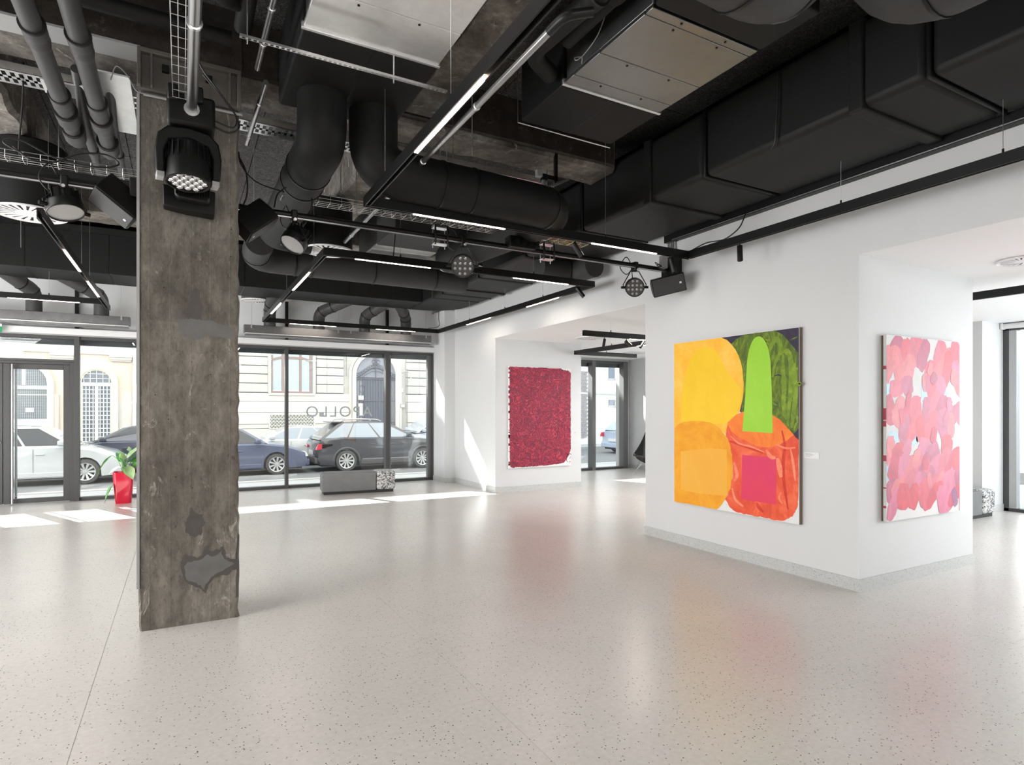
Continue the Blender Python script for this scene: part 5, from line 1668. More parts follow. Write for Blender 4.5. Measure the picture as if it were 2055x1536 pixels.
idx = {}
mb = MB()
for lay, off in ((0, 0), (1, -.045)):
    for i in range(n_ + 1):
        for j in range(n_ + 1 - i):
            idx[(lay, i, j)] = len(vs)
            vs.append(shell_pt(i, j, off))
for lay in (0, 1):
    for i in range(n_):
        for j in range(n_ - i):
            f1 = (idx[(lay, i, j)], idx[(lay, i + 1, j)], idx[(lay, i, j + 1)])
            fs.append(f1 if lay == 0 else f1[::-1])
            if j < n_ - i - 1:
                f2 = (idx[(lay, i + 1, j)], idx[(lay, i + 1, j + 1)], idx[(lay, i, j + 1)])
                fs.append(f2 if lay == 0 else f2[::-1])
for (p, q_) in ([((i, 0), (i + 1, 0)) for i in range(n_)] + [((0, i), (0, i + 1)) for i in range(n_)] + [((i, n_ - i), (i + 1, n_ - i - 1)) for i in range(n_)]):
    fs.append((idx[(0,) + p], idx[(0,) + q_], idx[(1,) + q_], idx[(1,) + p]))
MB().add(vs, fs).build('seat_shell', M['leather'], ch, smooth=45)
for a, b in (((9.78, 11.18, .33), (9.52, 11.30, 0.005)), ((10.12, 11.15, .33), (10.20, 11.0, 0.005)), ((9.98, 11.55, .34), (10.05, 11.85, 0.005))):
    MB().tube([a, b], .007, 8).build('leg', M['chrome'], ch)
MB().tube([(9.60, 11.26, .10), (9.98, 11.4, .18), (10.17, 11.06, .10)], .005, 6).build('brace', M['chrome'], ch)
MB().tube([(9.78, 11.18, .325), (10.12, 11.15, .325), (9.98, 11.55, .335)], .006, 6, closed=True).build('seat_ring', M['chrome'], ch)

# ================================================================ STREET
G = -.35
M['asphalt'] = simple('worn_asphalt', g(.20), .85, var=.12, scale=1.5, bump=.2, bscale=120)
M['paving'] = simple('pale_paving', g(.42), .8, var=.08, scale=2, bump=.1, bscale=30)
M['stucco'] = simple('weathered_peach_stucco', srgb(212, 198, 188), .85, var=.07, scale=1.2, bump=.15, bscale=18)
M['stucco_patch'] = simple('grey_stucco_patch', srgb(204, 200, 196), .85, var=.05)
M['stone'] = simple('pale_facade_stone', srgb(196, 193, 187), .85, var=.07, scale=2.0, bump=.12, bscale=25)
M['stone_light'] = simple('light_plinth_stone', srgb(212, 209, 201), .85, var=.04, scale=1.4)
M['stone_joint'] = simple('dark_joint', g(.22), .9)  # even dark grey for facade joints, plates and cables
M['cream'] = simple('cream_arch_surround', srgb(226, 222, 200), .8, var=.04)
M['out_glass'] = simple('dark_window_pane', srgb(120, 128, 140), .12, 0, var=.1, scale=.8)
M['out_glass_blue'] = simple('pale_curtained_pane', srgb(176, 190, 200), .15, 0, var=.06)
M['brown_wood'] = simple('reddish_window_frame', srgb(150, 130, 124), .5)
M['white_bars'] = simple('white_painted_bars', srgb(232, 232, 228), .5)
M['iron'] = simple('grey_wrought_iron', srgb(96, 98, 106), .5)
M['brick'] = simple('grey_brick', srgb(150, 146, 146), .85, var=.15, scale=12)

struct('ground_road', MB().box(-30, 60, 16.6, 23.2, G - .2, G), M['asphalt'], smooth=0)
pvm = MB().box(-30, 60, 12.66, 16.6, G - .2, -.30)
struct('ground_sidewalk', pvm, M['paving'], smooth=0)
struct('ground_far_sidewalk', MB().box(-30, 60, 23.2, 25.4, G - .2, -.22), M['paving'], smooth=0)
mb = MB()
for x in range(-12, 24):
    mb.box(x - .004, x + .004, 12.8, 16.45, -.3, -.2985)
mb.box(-30, 60, 16.45, 16.6, -.3, -.27)
struct('ground_kerb', mb, M['stone'], smooth=0)
# own house front above the windows
of = MB().box(-30, 11.3, 12.82, 13.1, 3.15, 11)
of.box(4.95, 7.0, 12.80, 13.0, -.3, 2.8).box(10.35, 11.6, 12.80, 13.0, -.3, 2.8).box(-30, -6.2, 12.7, 13.0, -.3, 2.8).box(-6.4, 11.3, 12.5, 12.85, ZS + .2, 4.9)
struct('wall_outside', of, M['stone'], smooth=0)
struct('roof_slab', MB().box(-6.4, 11.5, -5.4, 12.82, ZS + .2, ZS + .4), M['stone'], smooth=0)

FY = 25.0
fac = bpy.data.objects.new('facade', None)
fac.location = (5, FY, 0)
C.objects.link(fac)
tag(fac, 'pale rusticated stone facade with a tall arched doorway across the street', 'building')
MB().box(-1.42, 14.5, FY + .08, FY + .6, -.3, 13.22).build('wall', M['stone'], fac, smooth=0)
# courses of blocks
zs = [2.19, 2.545, 2.90, 3.225, 3.57, 3.92, 4.27, 4.62]
for (a, b, jx) in ((-1.4, 2.92, (.45, 1.9)), (4.75, 5.83, (5.15,)), (8.50, 13.5, (9.1, 11))):
    MB().box(a, b, FY + .062, FY + .082, 2.19, 4.62).build('joint_bed', M['stone_joint'], fac, smooth=0)
    for i in range(len(zs) - 1):
        xs_ = [a] + list(jx) + [b]
        for k in range(len(xs_) - 1):
            MB().box(xs_[k] + (.004 if k else 0), xs_[k + 1], FY, FY + .075, zs[i] + .03, zs[i + 1]).build('stone_block', M['stone'], fac, bevel=.008, seg=1)
for (a, b) in ((-1.4, 6.05), (8.50, 13.5)):
    for z0, z1, dd in ((-.22, .80, .03), (.815, .975, .02), (.985, 1.42, .05), (1.435, 1.85, .05), (1.865, 2.18, .02)):
        MB().box(a, b, FY - dd + .02, FY + .09, z0, z1).build('plinth_course', M['stone_light'], fac, bevel=.006, seg=1)
MB().box(2.95, 4.68, FY - .07, FY + .05, 2.10, 2.19).build('window_sill', M['stone_light'], fac, bevel=.01)
for x in (2.92, 4.60):
    MB().box(x, x + .12, FY - .03, FY + .09, 2.19, 4.6).build('window_surround', M['stone'], fac, bevel=.01)
wdw = MB().box(3.04, 4.60, FY + .03, FY + .05, 2.2, 4.6).build('window', M['out_glass_blue'], fac, smooth=0)
for x in (3.06, 3.47, 4.13, 4.52):
    MB().box(x - .045, x + .045, FY - .0, FY + .04, 2.2, 4.6).build('window_bar', M['brown_wood'], wdw, bevel=.008)
for (a, b, z, k) in ((3.06, 3.47, 3.50, .06), (3.47, 4.13, 3.54, 0), (4.13, 4.52, 3.50, -.06)):
    MB().prism([(a, z - k), (b, z + k), (b, z + k + .09), (a, z - k + .09)], XZ, FY - .005, FY + .04).build('window_bar', M['brown_wood'], wdw, smooth=0)
MB().box(3.04, 4.56, FY - .01, FY + .04, 2.20, 2.27).build('window_bar', M['brown_wood'], wdw, smooth=0)
for a, b in ((3.11, 3.42), (3.52, 4.08), (4.18, 4.47)):
    MB().box(a, b, FY + .015, FY + .028, 2.27, 2.30).build('white_ledge', M['white_bars'], wdw, smooth=0)
# basement grille
gr = MB().box(3.0, 4.64, FY - .035, FY - .031, .80, 1.33).build('basement_opening', simple('basement_shadow', srgb(140, 136, 124), .9), fac, smooth=0)
mb = MB()
for r_ in range(4):
    z0 = .80 + r_ * .1325
    for k in range(13):
        x0 = 3.0 + k * .126
        mb.cyl((x0, FY - .05, z0), (min(4.64, x0 + .063), FY - .05, z0 + .1325), .008, n=4)
        mb.cyl((min(4.64, x0 + .126), FY - .05, z0), (min(4.64, x0 + .063), FY - .05, z0 + .1325), .008, n=4)
    mb.cyl((3.0, FY - .05, z0), (4.64, FY - .05, z0), .009, n=4)
mb.build('lattice', M['white_bars'], gr, smooth=0)['kind'] = 'stuff'
MB().box(2.96, 4.68, FY - .05, FY - .02, 1.33, 1.37).box(2.96, 3.0, FY - .05, FY - .02, .8, 1.33).box(4.64, 4.68, FY - .05, FY - .02, .8, 1.33).build('grille_frame', M['white_bars'], gr, smooth=0)


def arch_ring(cx_, zsp, r0, r1, z0, y0, y1, name, m_, par, n=18):
    o_, i_ = [], []
    for k in range(n + 1):
        a = PI * k / n
        o_.append((cx_ + r1 * math.cos(a), zsp + r1 * math.sin(a)))
        i_.append((cx_ + r0 * math.cos(a), zsp + r0 * math.sin(a)))
    o_ = [(cx_ + r1, z0)] + o_ + [(cx_ - r1, z0)]
    i_ = [(cx_ + r0, z0)] + i_ + [(cx_ - r0, z0)]
    mb = MB()
    k = len(o_)
    vs = [(a, y0, b) for a, b in o_] + [(a, y0, b) for a, b in i_] + [(a, y1, b) for a, b in o_] + [(a, y1, b) for a, b in i_]
    fs = []
    for j in range(k - 1):
        fs += [(j, j + 1, k + j + 1, k + j), (2 * k + j, 3 * k + j, 3 * k + j + 1, 2 * k + j + 1), (j, 2 * k + j, 2 * k + j + 1, j + 1), (k + j, k + j + 1, 3 * k + j + 1, 3 * k + j)]
    mb.add(vs, fs)
    return mb.build(name, m_, par, smooth=30)


def arch_fill(cx_, zsp, r0, z0, y0, y1, name, m_, par, n=18):
    p = [(cx_ + r0, z0)] + [(cx_ + r0 * math.cos(PI * k / n), zsp + r0 * math.sin(PI * k / n)) for k in range(n + 1)] + [(cx_ - r0, z0)]
    return MB().prism(p, XZ, y0, y1).build(name, m_, par, smooth=0)


acx, asp = 7.16, 3.0
arch_ring(acx, asp, .84, 1.0, -.22, FY - .10, FY + .1, 'door_arch', M['stone_light'], fac)
arch_ring(acx, asp, 1.02, 1.12, -.22, FY - .05, FY + .1, 'door_arch', M['stone_light'], fac)
arch_fill(acx, asp, .84, -.22, FY + .04, FY + .07, 'door_recess', simple('deep_door_recess', srgb(150, 152, 160), .6), fac)
dr = MB().box(6.62, 7.70, FY - .0, FY + .03, -.2, 2.85).build('iron_gate', simple('dark_door_glass', srgb(98, 102, 114), .3), fac, smooth=0)
mb = MB()
for k in range(15):
    x = 6.36 + k * .114
    mb.cyl((x, FY - .03, -.2), (x, FY - .03, 2.85), .010, n=5)
for z in (-.1, .9, 1.0, 1.9, 2.80, 2.88):
    mb.cyl((6.34, FY - .03, z), (7.98, FY - .03, z), .016, n=5)
for s in (-1, 1):
    for k in range(6):
        zc = .3 + k * .42
        mb.tube([(acx + s * .58 + .13 * math.cos(t_ * .8), FY - .035, zc + .16 * math.sin(t_ * .8)) for t_ in range(9)], .008, 4)
    mb.tube([(acx + s * (.82 - .8 * q / 8), FY - .035, 2.88 + .42 * math.sin(q / 8 * PI / 2) ** 1.5) for q in range(9)], .022, 5)
    mb.tube([(acx + s * (.82 - .8 * q / 8), FY - .035, 2.78 + .38 * math.sin(q / 8 * PI / 2) ** 1.5) for q in range(9)], .012, 5)
    for q in range(7):
        xx, zz = acx + s * (.78 - .11 * q), 2.95 + .40 * math.sin(q / 7 * PI / 2) ** 1.5
        mb.tube([(xx + .055 * math.cos(t_ * .9), FY - .04, zz + .05 + .055 * math.sin(t_ * .9)) for t_ in range(7)], .011, 4)
mb.cyl((acx, FY - .035, 2.85), (acx, FY - .035, 3.98), .018, n=6)
for z, r_ in ((3.42, .06), (3.55, .10), (3.66, .07)):
    for s in (-1, 1):
        mb.tube([(acx + s * (r_ + r_ * .8 * math.cos(t_ * .8)), FY - .04, z + r_ * .7 * math.sin(t_ * .8)) for t_ in range(8)], .012, 4)
o = mb.build('wrought_ironwork', M['iron'], dr, smooth=0)
o['kind'] = 'stuff'
MB().box(6.42, 6.63, FY - .05, FY - .04, 1.95, 2.12).build('paper_notice', M['card'], fac, smooth=0)
MB().box(6.42, 6.60, FY - .05, FY - .04, 1.30, 1.80).build('paper_notice', M['card'], fac, smooth=0)
hn = MB().box(8.24, 8.36, FY - .03, FY + .0, 2.30, 2.44).build('house_number', M['card'], fac, bevel=.004)
tn = lettering('11', .11, 8.26, FY - .034, 2.33, M['iron'], False, 'number_print')
tn.parent = hn
tn.location = Vector((8.262, FY - .034, 2.335)) - world_of(hn)
MB().box(8.22, 8.42, FY - .07, FY - .05, 1.62, 1.78).build('name_plate', M['stone_joint'], fac, bevel=.004)
MB().box(8.235, 8.405, FY - .075, FY - .065, 1.635, 1.765).build('name_plate', M['stone_light'], fac, smooth=0)
MB().cyl((5.92, FY - .06, 2.9), (5.92, FY - .06, 4.5), .012, n=6).build('cable_run', M['stone_joint'], fac)
MB().cyl((8.52, FY - .06, -.2), (8.52, FY - .06, 3.3), .014, n=6).build('cable_run', M['stone_joint'], fac)
MB().tube(smoothpath([(8.3, FY - .06, 3.18), (8.6, FY - .06, 3.2), (8.72, FY - .06, 3.0), (8.60, FY - .06, 2.75)], 5), .014, 6).build('cable_run', M['white_bars'], fac)
MB().box(4.85, 5.02, FY - .055, FY - .03, 1.28, 1.42).build('vent_plate', M['stone_joint'], fac, smooth=0)

# left building
lf_ = bpy.data.objects.new('stucco_building', None)
lf_.location = (-4, FY, 0)
C.objects.link(lf_)
tag(lf_, 'weathered peach stucco building with arched openings across the street, left', 'building')
MB().box(-16, -1.52, FY + .06, FY + .6, -.3, 12.4).build('wall', M['stucco'], lf_, smooth=0)
MB().prism([(-16, 3.47), (-5.1, 3.47), (-5.0, 3.50), (-4.95, 3.47), (-1.52, 3.43), (-1.52, 12.4), (-16, 12.4)], XZ, FY + .0, FY + .07).build('upper_wall', M['stucco_patch'], lf_, smooth=0)
MB().box(-7.3, -5.4, FY + .02, FY + .6, 12.4, 13.22).box(-5.15, -1.52, FY + .02, FY + .6, 12.4, 13.22).build('unseen_roof', M['stucco'], lf_, smooth=0)  # unseen roof blocks; height and gap shaped to trim the sun indoors
for a, b in ((-5.9, -4.98), (-3.86, -3.20), (-2.2, -1.52)):
    for z0, z1, dd in ((3.36, 3.44, .12), (3.27, 3.36, .08), (3.22, 3.27, .04)):
        MB().box(a - dd * .4 + .05, b + dd * .4 - .05, FY - dd, FY + .07, z0, z1).build('cornice', M['stone_light'], lf_, bevel=.008)
MB().prism(blob([(-1.9, .8), (-1.55, .8), (-1.55, 2.1), (-1.72, 2.2), (-1.95, 1.8), (-2.0, 1.3)], 5, .03, 4), XZ, FY + .05, FY + .062).build('repair_patch', M['stucco_patch'], lf_, smooth=0)
MB().prism(blob([(-1.95, 2.3), (-1.6, 2.2), (-1.56, 3.0), (-1.75, 3.15), (-1.92, 2.8)], 5, .03, 5), XZ, FY + .05, FY + .062).build('repair_patch', simple('orange_stucco', srgb(222, 200, 182), .9, var=.06), lf_, smooth=0)
MB().cyl((-1.47, FY + .0, -.2), (-1.47, FY + .0, 5), .05, n=12).build('downpipe', M['white_bars'], lf_)
arch_ring(-2.57, 2.47, .46, .62, -.2, FY - .05, FY + .07, 'door_arch', M['cream'], lf_)
arch_ring(-2.57, 2.47, .42, .455, -.2, FY - .02, FY + .07, 'door_arch', M['cream'], lf_)
arch_fill(-2.57, 2.47, .42, -.2, FY + .03, FY + .055, 'door_recess', M['out_glass'], lf_)
mb = MB()
for k in range(5):
    x = -2.93 + k * .18
    mb.box(x - .010, x + .010, FY - .0, FY + .02, 2.47, 2.47 + math.sqrt(max(.01, .42 ** 2 - (x + 2.57) ** 2)))
mb.box(-2.97, -2.17, FY - .0, FY + .02, 2.60, 2.62).box(-2.92, -2.22, FY, FY + .02, 2.76, 2.78)
mb.box(-2.99, -2.15, FY - .03, FY + .03, 2.35, 2.47).build('fanlight_bars', M['white_bars'], lf_, smooth=0)
mb = MB()
for k in range(9):
    x = -2.97 + k * .10
    mb.box(x - .013, x + .013, FY - .01, FY + .02, -.2, 2.34)
for k in range(17):
    mb.box(-2.99, -2.15, FY - .005, FY + .02, -.15 + k * .148, -.15 + k * .148 + .022)
mb.box(-2.62, -2.52, FY - .02, FY + .02, -.2, 2.34)
mb.build('door_bars', M['white_bars'], lf_, smooth=0)['kind'] = 'stuff'
arch_ring(-4.55, 2.40, .62, .80, .4, FY - .05, FY + .07, 'window_arch', M['cream'], lf_)
arch_fill(-4.55, 2.40, .62, .5, FY + .03, FY + .055, 'window_recess', M['out_glass'], lf_)
MB().box(-4.60, -4.50, FY, FY + .03, 2.35, 3.0).box(-5.2, -3.93, FY - .02, FY + .03, 2.22, 2.33).box(-5.2, -3.93, FY, FY + .03, 2.02, 2.05).box(-5.2, -3.93, FY, FY + .03, 1.20, 1.23).build('window_bars', M['white_bars'], lf_, smooth=0)
mb = MB()
for k in range(24):
    mb.box(-5.16 + k * .052, -5.155 + k * .052, FY + .0, FY + .01, 1.23, 2.95 if 6 < k < 23 else 2.7)
for k in range(30):
    mb.box(-5.17, -3.93, FY + .0, FY + .01, 1.26 + k * .052, 1.264 + k * .052)
mb.build('wire_mesh', M['white_bars'], lf_, smooth=0)['kind'] = 'stuff'
MB().box(-4.50, -4.28, FY - .03, FY - .01, 1.46, 1.60).build('paper_notice', M['card'], lf_, smooth=0)
MB().box(-5.2, -3.93, FY + .0, FY + .03, .3, 1.2).build('roller_shutter', M['white_bars'], lf_, smooth=0)
MB().box(-3.90, -3.62, FY - .02, FY + .07, .3, 2.05).build('pilaster', simple('pinkish_render', srgb(220, 196, 188), .9), lf_, bevel=.01)

# buildings far right, seen through the side room window
rb = bpy.data.objects.new('white_house', None)
rb.location = (20, FY, 0)
C.objects.link(rb)
tag(rb, 'white rendered house seen through the side room window', 'building')
MB().box(14.6, 30, FY + .1, FY + .6, -.3, 12.4).build('wall', simple('white_render', srgb(226, 224, 220), .85, var=.03), rb, smooth=0)
mb = MB()
for r_ in range(34):
    for k in range(6):
        xx = 17.35 + k * .125 + (r_ % 2) * .06
        mb.box(xx, xx + .118, FY + .06, FY + .1, .1 + r_ * .1, .1 + r_ * .1 + .088)
mb.build('brick_pier', M['brick'], rb, smooth=0)['kind'] = 'stuff'
MB().box(16.3, 24, FY + .05, FY + .1, 2.32, 2.42).build('string_course', M['stone'], rb, smooth=0)
for z0, z1 in ((3.16, 4.1), (1.75, 2.05), (4.3, 4.9)):
    wv = MB().box(19.5, 20.3, FY + .06, FY + .09, z0, z1).build('window', M['out_glass'], rb, smooth=0)
    MB().box(19.88, 19.92, FY + .04, FY + .06, z0, z1).build('glazing_bar', M['white_bars'], wv, smooth=0)
    MB().box(19.45, 20.35, FY + .02, FY + .08, z0 - .06, z0).build('sill', M['stone'], wv, smooth=0)
fb = bpy.data.objects.new('side_building', None)
fb.location = (22, 6, 0)
C.objects.link(fb)
tag(fb, 'pale building with a dark band seen through the right-hand window', 'building')
MB().box(22, 24, -14, 12, -.3, 8.5).build('wall', simple('light_render', srgb(214, 212, 210), .85, var=.03), fb, smooth=0)
MB().box(21.9, 22, -14, 12, 1.0, 3.0).build('shop_band', simple('slate_blue_panel', srgb(120, 124, 146), .4), fb, smooth=0)
struct('ground_side_street', MB().box(11.4, 60, -16, 12.6, G - .2, G), M['paving'], smooth=0)


# ---------------------------------------------------------------- cars
def paint(name, col, rough=.25, metal=.0):
    m_ = Mt(name)
    m_.b.inputs['Coat Weight'].default_value = .8
    m_.b.inputs['Coat Roughness'].default_value = .05
    return m_.set(col, rough, metal)


M['car_glass'] = simple('tinted_car_glass', srgb(40, 44, 52), .06, 0, spec=.6)
M['car_glass_light'] = simple('light_car_glass', srgb(140, 150, 160), .08, 0, spec=.8)
M['tyre'] = simple('tyre_rubber', g(.07), .8)
M['rim'] = simple('alloy_rim', g(.62), .3, .5)
M['red_lamp'] = simple('red_tail_lamp', srgb(190, 40, 60), .15)
M['head_lamp'] = simple('clear_head_lamp', g(.62), .08, .3)
M['trim_black'] = simple('black_car_trim', g(.06), .55)
M['plate'] = simple('number_plate_white', g(.75), .4)


def car(name, label, x, y, rz, L, W, body, roofpts, wheels, wr, pm_, group, belt, glass='car_glass', rails=False, spoiler=False, clad=False, spokes=10, lamps='both'):
    """body: top outline from tail to nose [(x,z)]; roofpts: greenhouse outline from rear base over the roof to the front base"""
    cr = thing(name, label, 'car', (x, y, G), rz, group)
    # side outline with wheel arches
    out_ = [(-L / 2 + .03, .38)] + body + [(L / 2 - .02, .36), (L / 2 - .10, .22)]
    bot = []
    for wx in sorted(wheels, reverse=True):
        R_ = wr + .055
        for k in range(9):
            a = PI * k / 8
            bot.append((wx + R_ * math.cos(a), max(.20, wr + R_ * math.sin(a) * .98)) if 0 < k < 8 else (wx + R_ * (1 if k == 0 else -1), .20))
    out_ += bot + [(-L / 2 + .12, .24)]
    mb = MB()
    n_ = len(out_)
    cxm = 0
    layers = ((-W / 2, .055), (-W / 2 + .035, .012), (-W / 2 + .12, 0), (W / 2 - .12, 0), (W / 2 - .035, .012), (W / 2, .055))
    vs, fs = [], []
    for (yy, ins) in layers:
        for (a, b) in out_:
            f_ = 1 - ins * .9 / (L / 2) if abs(a) > L / 2 - .5 else 1
            bb = b - ins if b > .7 else b
            inset = (ins * 1.6) * (abs(a) / (L / 2)) ** 4
            vs.append((a * f_ - math.copysign(inset, a), yy, bb))
    for i in range(len(layers) - 1):
        for j in range(n_):
            fs.append((i * n_ + j, i * n_ + (j + 1) % n_, (i + 1) * n_ + (j + 1) % n_, (i + 1) * n_ + j))
    fs.append(tuple(range(n_ - 1, -1, -1)))
    fs.append(tuple((len(layers) - 1) * n_ + j for j in range(n_)))
    bodyo = MB().add(vs, fs).build('body', pm_, cr, local=True, smooth=32)
    # dark underbody
    MB().box(-L / 2 + .2, L / 2 - .2, -W / 2 + .12, W / 2 - .12, .16, .62).build('underbody', M['trim_black'], cr, local=True, smooth=0)
    # greenhouse
    zt = max(p[1] for p in roofpts)
    zb = belt

    def hw(z):
        s = (z - zb) / (zt - zb)
        return (W / 2 - .05) * (1 - s) + (W / 2 - .26) * s
    m_ = len(roofpts)
    vs = [(a, -hw(b), b) for a, b in roofpts] + [(a, hw(b), b) for a, b in roofpts]
    fs = [(i, i + 1, m_ + i + 1, m_ + i) for i in range(m_ - 1)] + [tuple(range(m_ - 1, -1, -1)), tuple(range(m_, 2 * m_))]
    MB().add(vs, fs).build('cabin', pm_, cr, local=True, smooth=28)
    # glass: side windows, split by pillars
    inner = []
    cxx = sum(p[0] for p in roofpts) / m_
    top_in = .065

    def xat(z, side):
        segs = [(roofpts[i], roofpts[i + 1]) for i in range(m_ - 1)]
        xs_ = []
        for (p, q) in segs:
            if (p[1] - z) * (q[1] - z) <= 0 and abs(p[1] - q[1]) > 1e-6:
                xs_.append(p[0] + (q[0] - p[0]) * (z - p[1]) / (q[1] - p[1]))
        return (min(xs_) if side < 0 else max(xs_)) if xs_ else cxx
    z0, z1 = zb + .03, zt - top_in
    rear_b, rear_t = xat(z0, -1) + .12, xat(z1, -1) + .10
    fr_b, fr_t = xat(z0, 1) - .10, xat(z1, 1) - .07
    cuts = [(0, .24), (.26, .60), (.625, 1)]
    for sgn in (-1, 1):
        for (c0, c1) in cuts:
            q4 = []
            for (s, tt) in ((c0, 0), (c1, 0), (c1, 1), (c0, 1)):
                xb = rear_b + (fr_b - rear_b) * s
                xt = rear_t + (fr_t - rear_t) * s
                zz = z0 + (z1 - z0) * tt
                q4.append((xb if tt == 0 else xt, sgn * (hw(zz) + .006), zz))
            q4b = [(a, b - sgn * .02, c_) for a, b, c_ in q4]
            fs4 = [(0, 1, 2, 3), (7, 6, 5, 4)] + [(i, (i + 1) % 4, 4 + (i + 1) % 4, 4 + i) for i in range(4)]
            MB().add(q4 + q4b, fs4).build('side_window', M[glass], cr, local=True, smooth=0)
    # windscreens
    def screen(nm, side):
        zz = [zb + .04, zt - .05]
        pts = []
        for z in zz:
            xx = xat(z, side) + side * .008
            pts.append([(xx, -hw(z) + .07, z), (xx, hw(z) - .07, z)])
        q4 = [pts[0][0], pts[0][1], pts[1][1], pts[1][0]]
        q4b = [(a - side * .02, b, c_) for a, b, c_ in q4]
        MB().add(q4 + q4b, [(0, 1, 2, 3), (7, 6, 5, 4)] + [(i, (i + 1) % 4, 4 + (i + 1) % 4, 4 + i) for i in range(4)]).build(nm, M[glass], cr, local=True, smooth=0)
    screen('windscreen', 1)
    screen('rear_window', -1)
    # wheels
    for wx in wheels:
        for sgn in (-1, 1):
            c = Vector((wx, sgn * (W / 2 - .11), wr))
            ax_ = Vector((0, sgn, 0))
            qq = along(ax_)
            MB().lathe([(wr * .62, -.10), (wr * .94, -.10), (wr, -.06), (wr, .06), (wr * .94, .10), (wr * .70, .105), (wr * .66, .08)], c, qq, 28, (False, False)).build('wheel', M['tyre'], cr, local=True)
            wh = MB().lathe([(0, .03), (wr * .60, .03), (wr * .66, .095), (wr * .70, .10), (wr * .70, .085), (wr * .64, .02)], c, qq, 28).build('hub_cap', M['trim_black'], cr, local=True)
            mb = MB()
            ux, uy = qq @ Vector((1, 0, 0)), qq @ Vector((0, 1, 0))
            for k in range(spokes):
                an = 2 * PI * k / spokes
                d_ = ux * math.cos(an) + uy * math.sin(an)
                s_ = ax_.cross(d_)
                mb.add([c + d_ * .05 + ax_ * .075 - s_ * .018, c + d_ * .05 + ax_ * .075 + s_ * .018, c + d_ * wr * .66 + ax_ * .10 + s_ * .028, c + d_ * wr * .66 + ax_ * .10 - s_ * .028,
                        c + d_ * .05 + ax_ * .045 - s_ * .018, c + d_ * .05 + ax_ * .045 + s_ * .018, c + d_ * wr * .66 + ax_ * .06 + s_ * .028, c + d_ * wr * .66 + ax_ * .06 - s_ * .028],
                       [(0, 1, 2, 3), (0, 4, 5, 1), (1, 5, 6, 2), (3, 2, 6, 7), (0, 3, 7, 4)])
            mb.lathe([(.055, .07), (.05, .095), (0, .10)], c, qq, 12)
            mb.lathe([(wr * .64, .088), (wr * .70, .10), (wr * .70, .108), (wr * .64, .10)], c, qq, 28, (False, False))
            mb.build('rim', M['rim'], cr, local=True, smooth=20)
        # arch lip
        if clad:
            for sgn in (-1, 1):
                R_ = wr + .045
                MB().tube([(wx + (R_ + .02) * math.cos(PI * k / 12), sgn * (W / 2 - .01), wr + (R_ + .02) * math.sin(PI * k / 12)) for k in range(13)], .035, 6).build('arch_cladding', M['trim_black'], cr, local=True)
    # door lines, handles, sill, mirrors
    db_ = (wheels[0] + wheels[1]) / 2
    for sgn in (-1, 1):
        ys_ = sgn * (W / 2 + .001)
        for xx in (db_ - .55, db_ + .08, db_ + .85):
            MB().box(xx - .004, xx + .004, ys_ - .004, ys_ + .004, .34, zb - .06).build('door_line', M['trim_black'], cr, local=True, smooth=0)
        for xx in (db_ - .42, db_ + .22):
            MB().box(xx - .10, xx + .08, ys_ - .02, ys_ + .035, zb - .20, zb - .165).build('door_handle', pm_, cr, local=True, bevel=.01)
        MB().box(min(wheels) + wr + .10, max(wheels) - wr - .10, ys_ - .02, ys_ + .012, .22, .34).build('sill_trim', M['trim_black'] if clad else pm_, cr, local=True, bevel=.01)
        if clad:
            MB().box(min(wheels) + wr + .15, max(wheels) - wr - .15, ys_ - .0, ys_ + .018, .36, .385).build('chrome_strip', M['chrome'], cr, local=True, smooth=0)
        MB().box(fr_b - .22, fr_b - .06, sgn * (W / 2 + .02), sgn * (W / 2 + .18), zb + .02, zb + .16).build('side_mirror', pm_, cr, local=True, bevel=.035)
        zl = body[1][1] - .16 if len(body) > 1 else .8
        # lamps
        ztl = min(zb - .04, body[1][1])
        MB().prism([(-L / 2 + .01, ztl - .20), (-L / 2 + .12, ztl - .19), (-L / 2 + .50, ztl - .08), (-L / 2 + .48, ztl - .02), (-L / 2 + .06, ztl - .02)], lambda a, b, d: (a, d, b), sgn * (W / 2 - .20), sgn * (W / 2 - .0)).build('tail_lamp', M['red_lamp'], cr, local=True, bevel=.008)
        zh = body[-1][1]
        MB().prism([(L / 2 - .03, zh - .10), (L / 2 - .10, zh + .04), (L / 2 - .42, zh + .10), (L / 2 - .34, zh - .04), (L / 2 - .12, zh - .12)], lambda a, b, d: (a, d, b), sgn * (W / 2 - .30), sgn * (W / 2 - .022)).build('head_lamp', M['head_lamp'], cr, local=True, bevel=.008)
        if rails:
            MB().tube(smoothpath([(rear_t - .1, sgn * (W / 2 - .30), zt - .02), (rear_t + .1, sgn * (W / 2 - .29), zt + .05), (fr_t - .3, sgn * (W / 2 - .29), zt + .05), (fr_t - .05, sgn * (W / 2 - .30), zt - .01)], 5), .018, 8).build('roof_rail', M['chrome'], cr, local=True)
    MB().box(-L / 2 - .01, -L / 2 + .03, -.26, .26, .52, .64).build('number_plate', M['plate'], cr, local=True, bevel=.004)
    MB().box(-L / 2 - .015, -L / 2 + .10, -W / 2 + .10, W / 2 - .10, .26, .44).build('rear_bumper', M['trim_black'] if clad else pm_, cr, local=True, bevel=.02)
    MB().box(L / 2 - .10, L / 2 + .015, -W / 2 + .12, W / 2 - .12, .24, .42).build('front_bumper', M['trim_black'] if clad else pm_, cr, local=True, bevel=.02)
    MB().box(L / 2 - .05, L / 2 + .012, -.38, .38, body[-1][1] - .14, body[-1][1] - .02).build('grille', M['trim_black'], cr, local=True, bevel=.01)
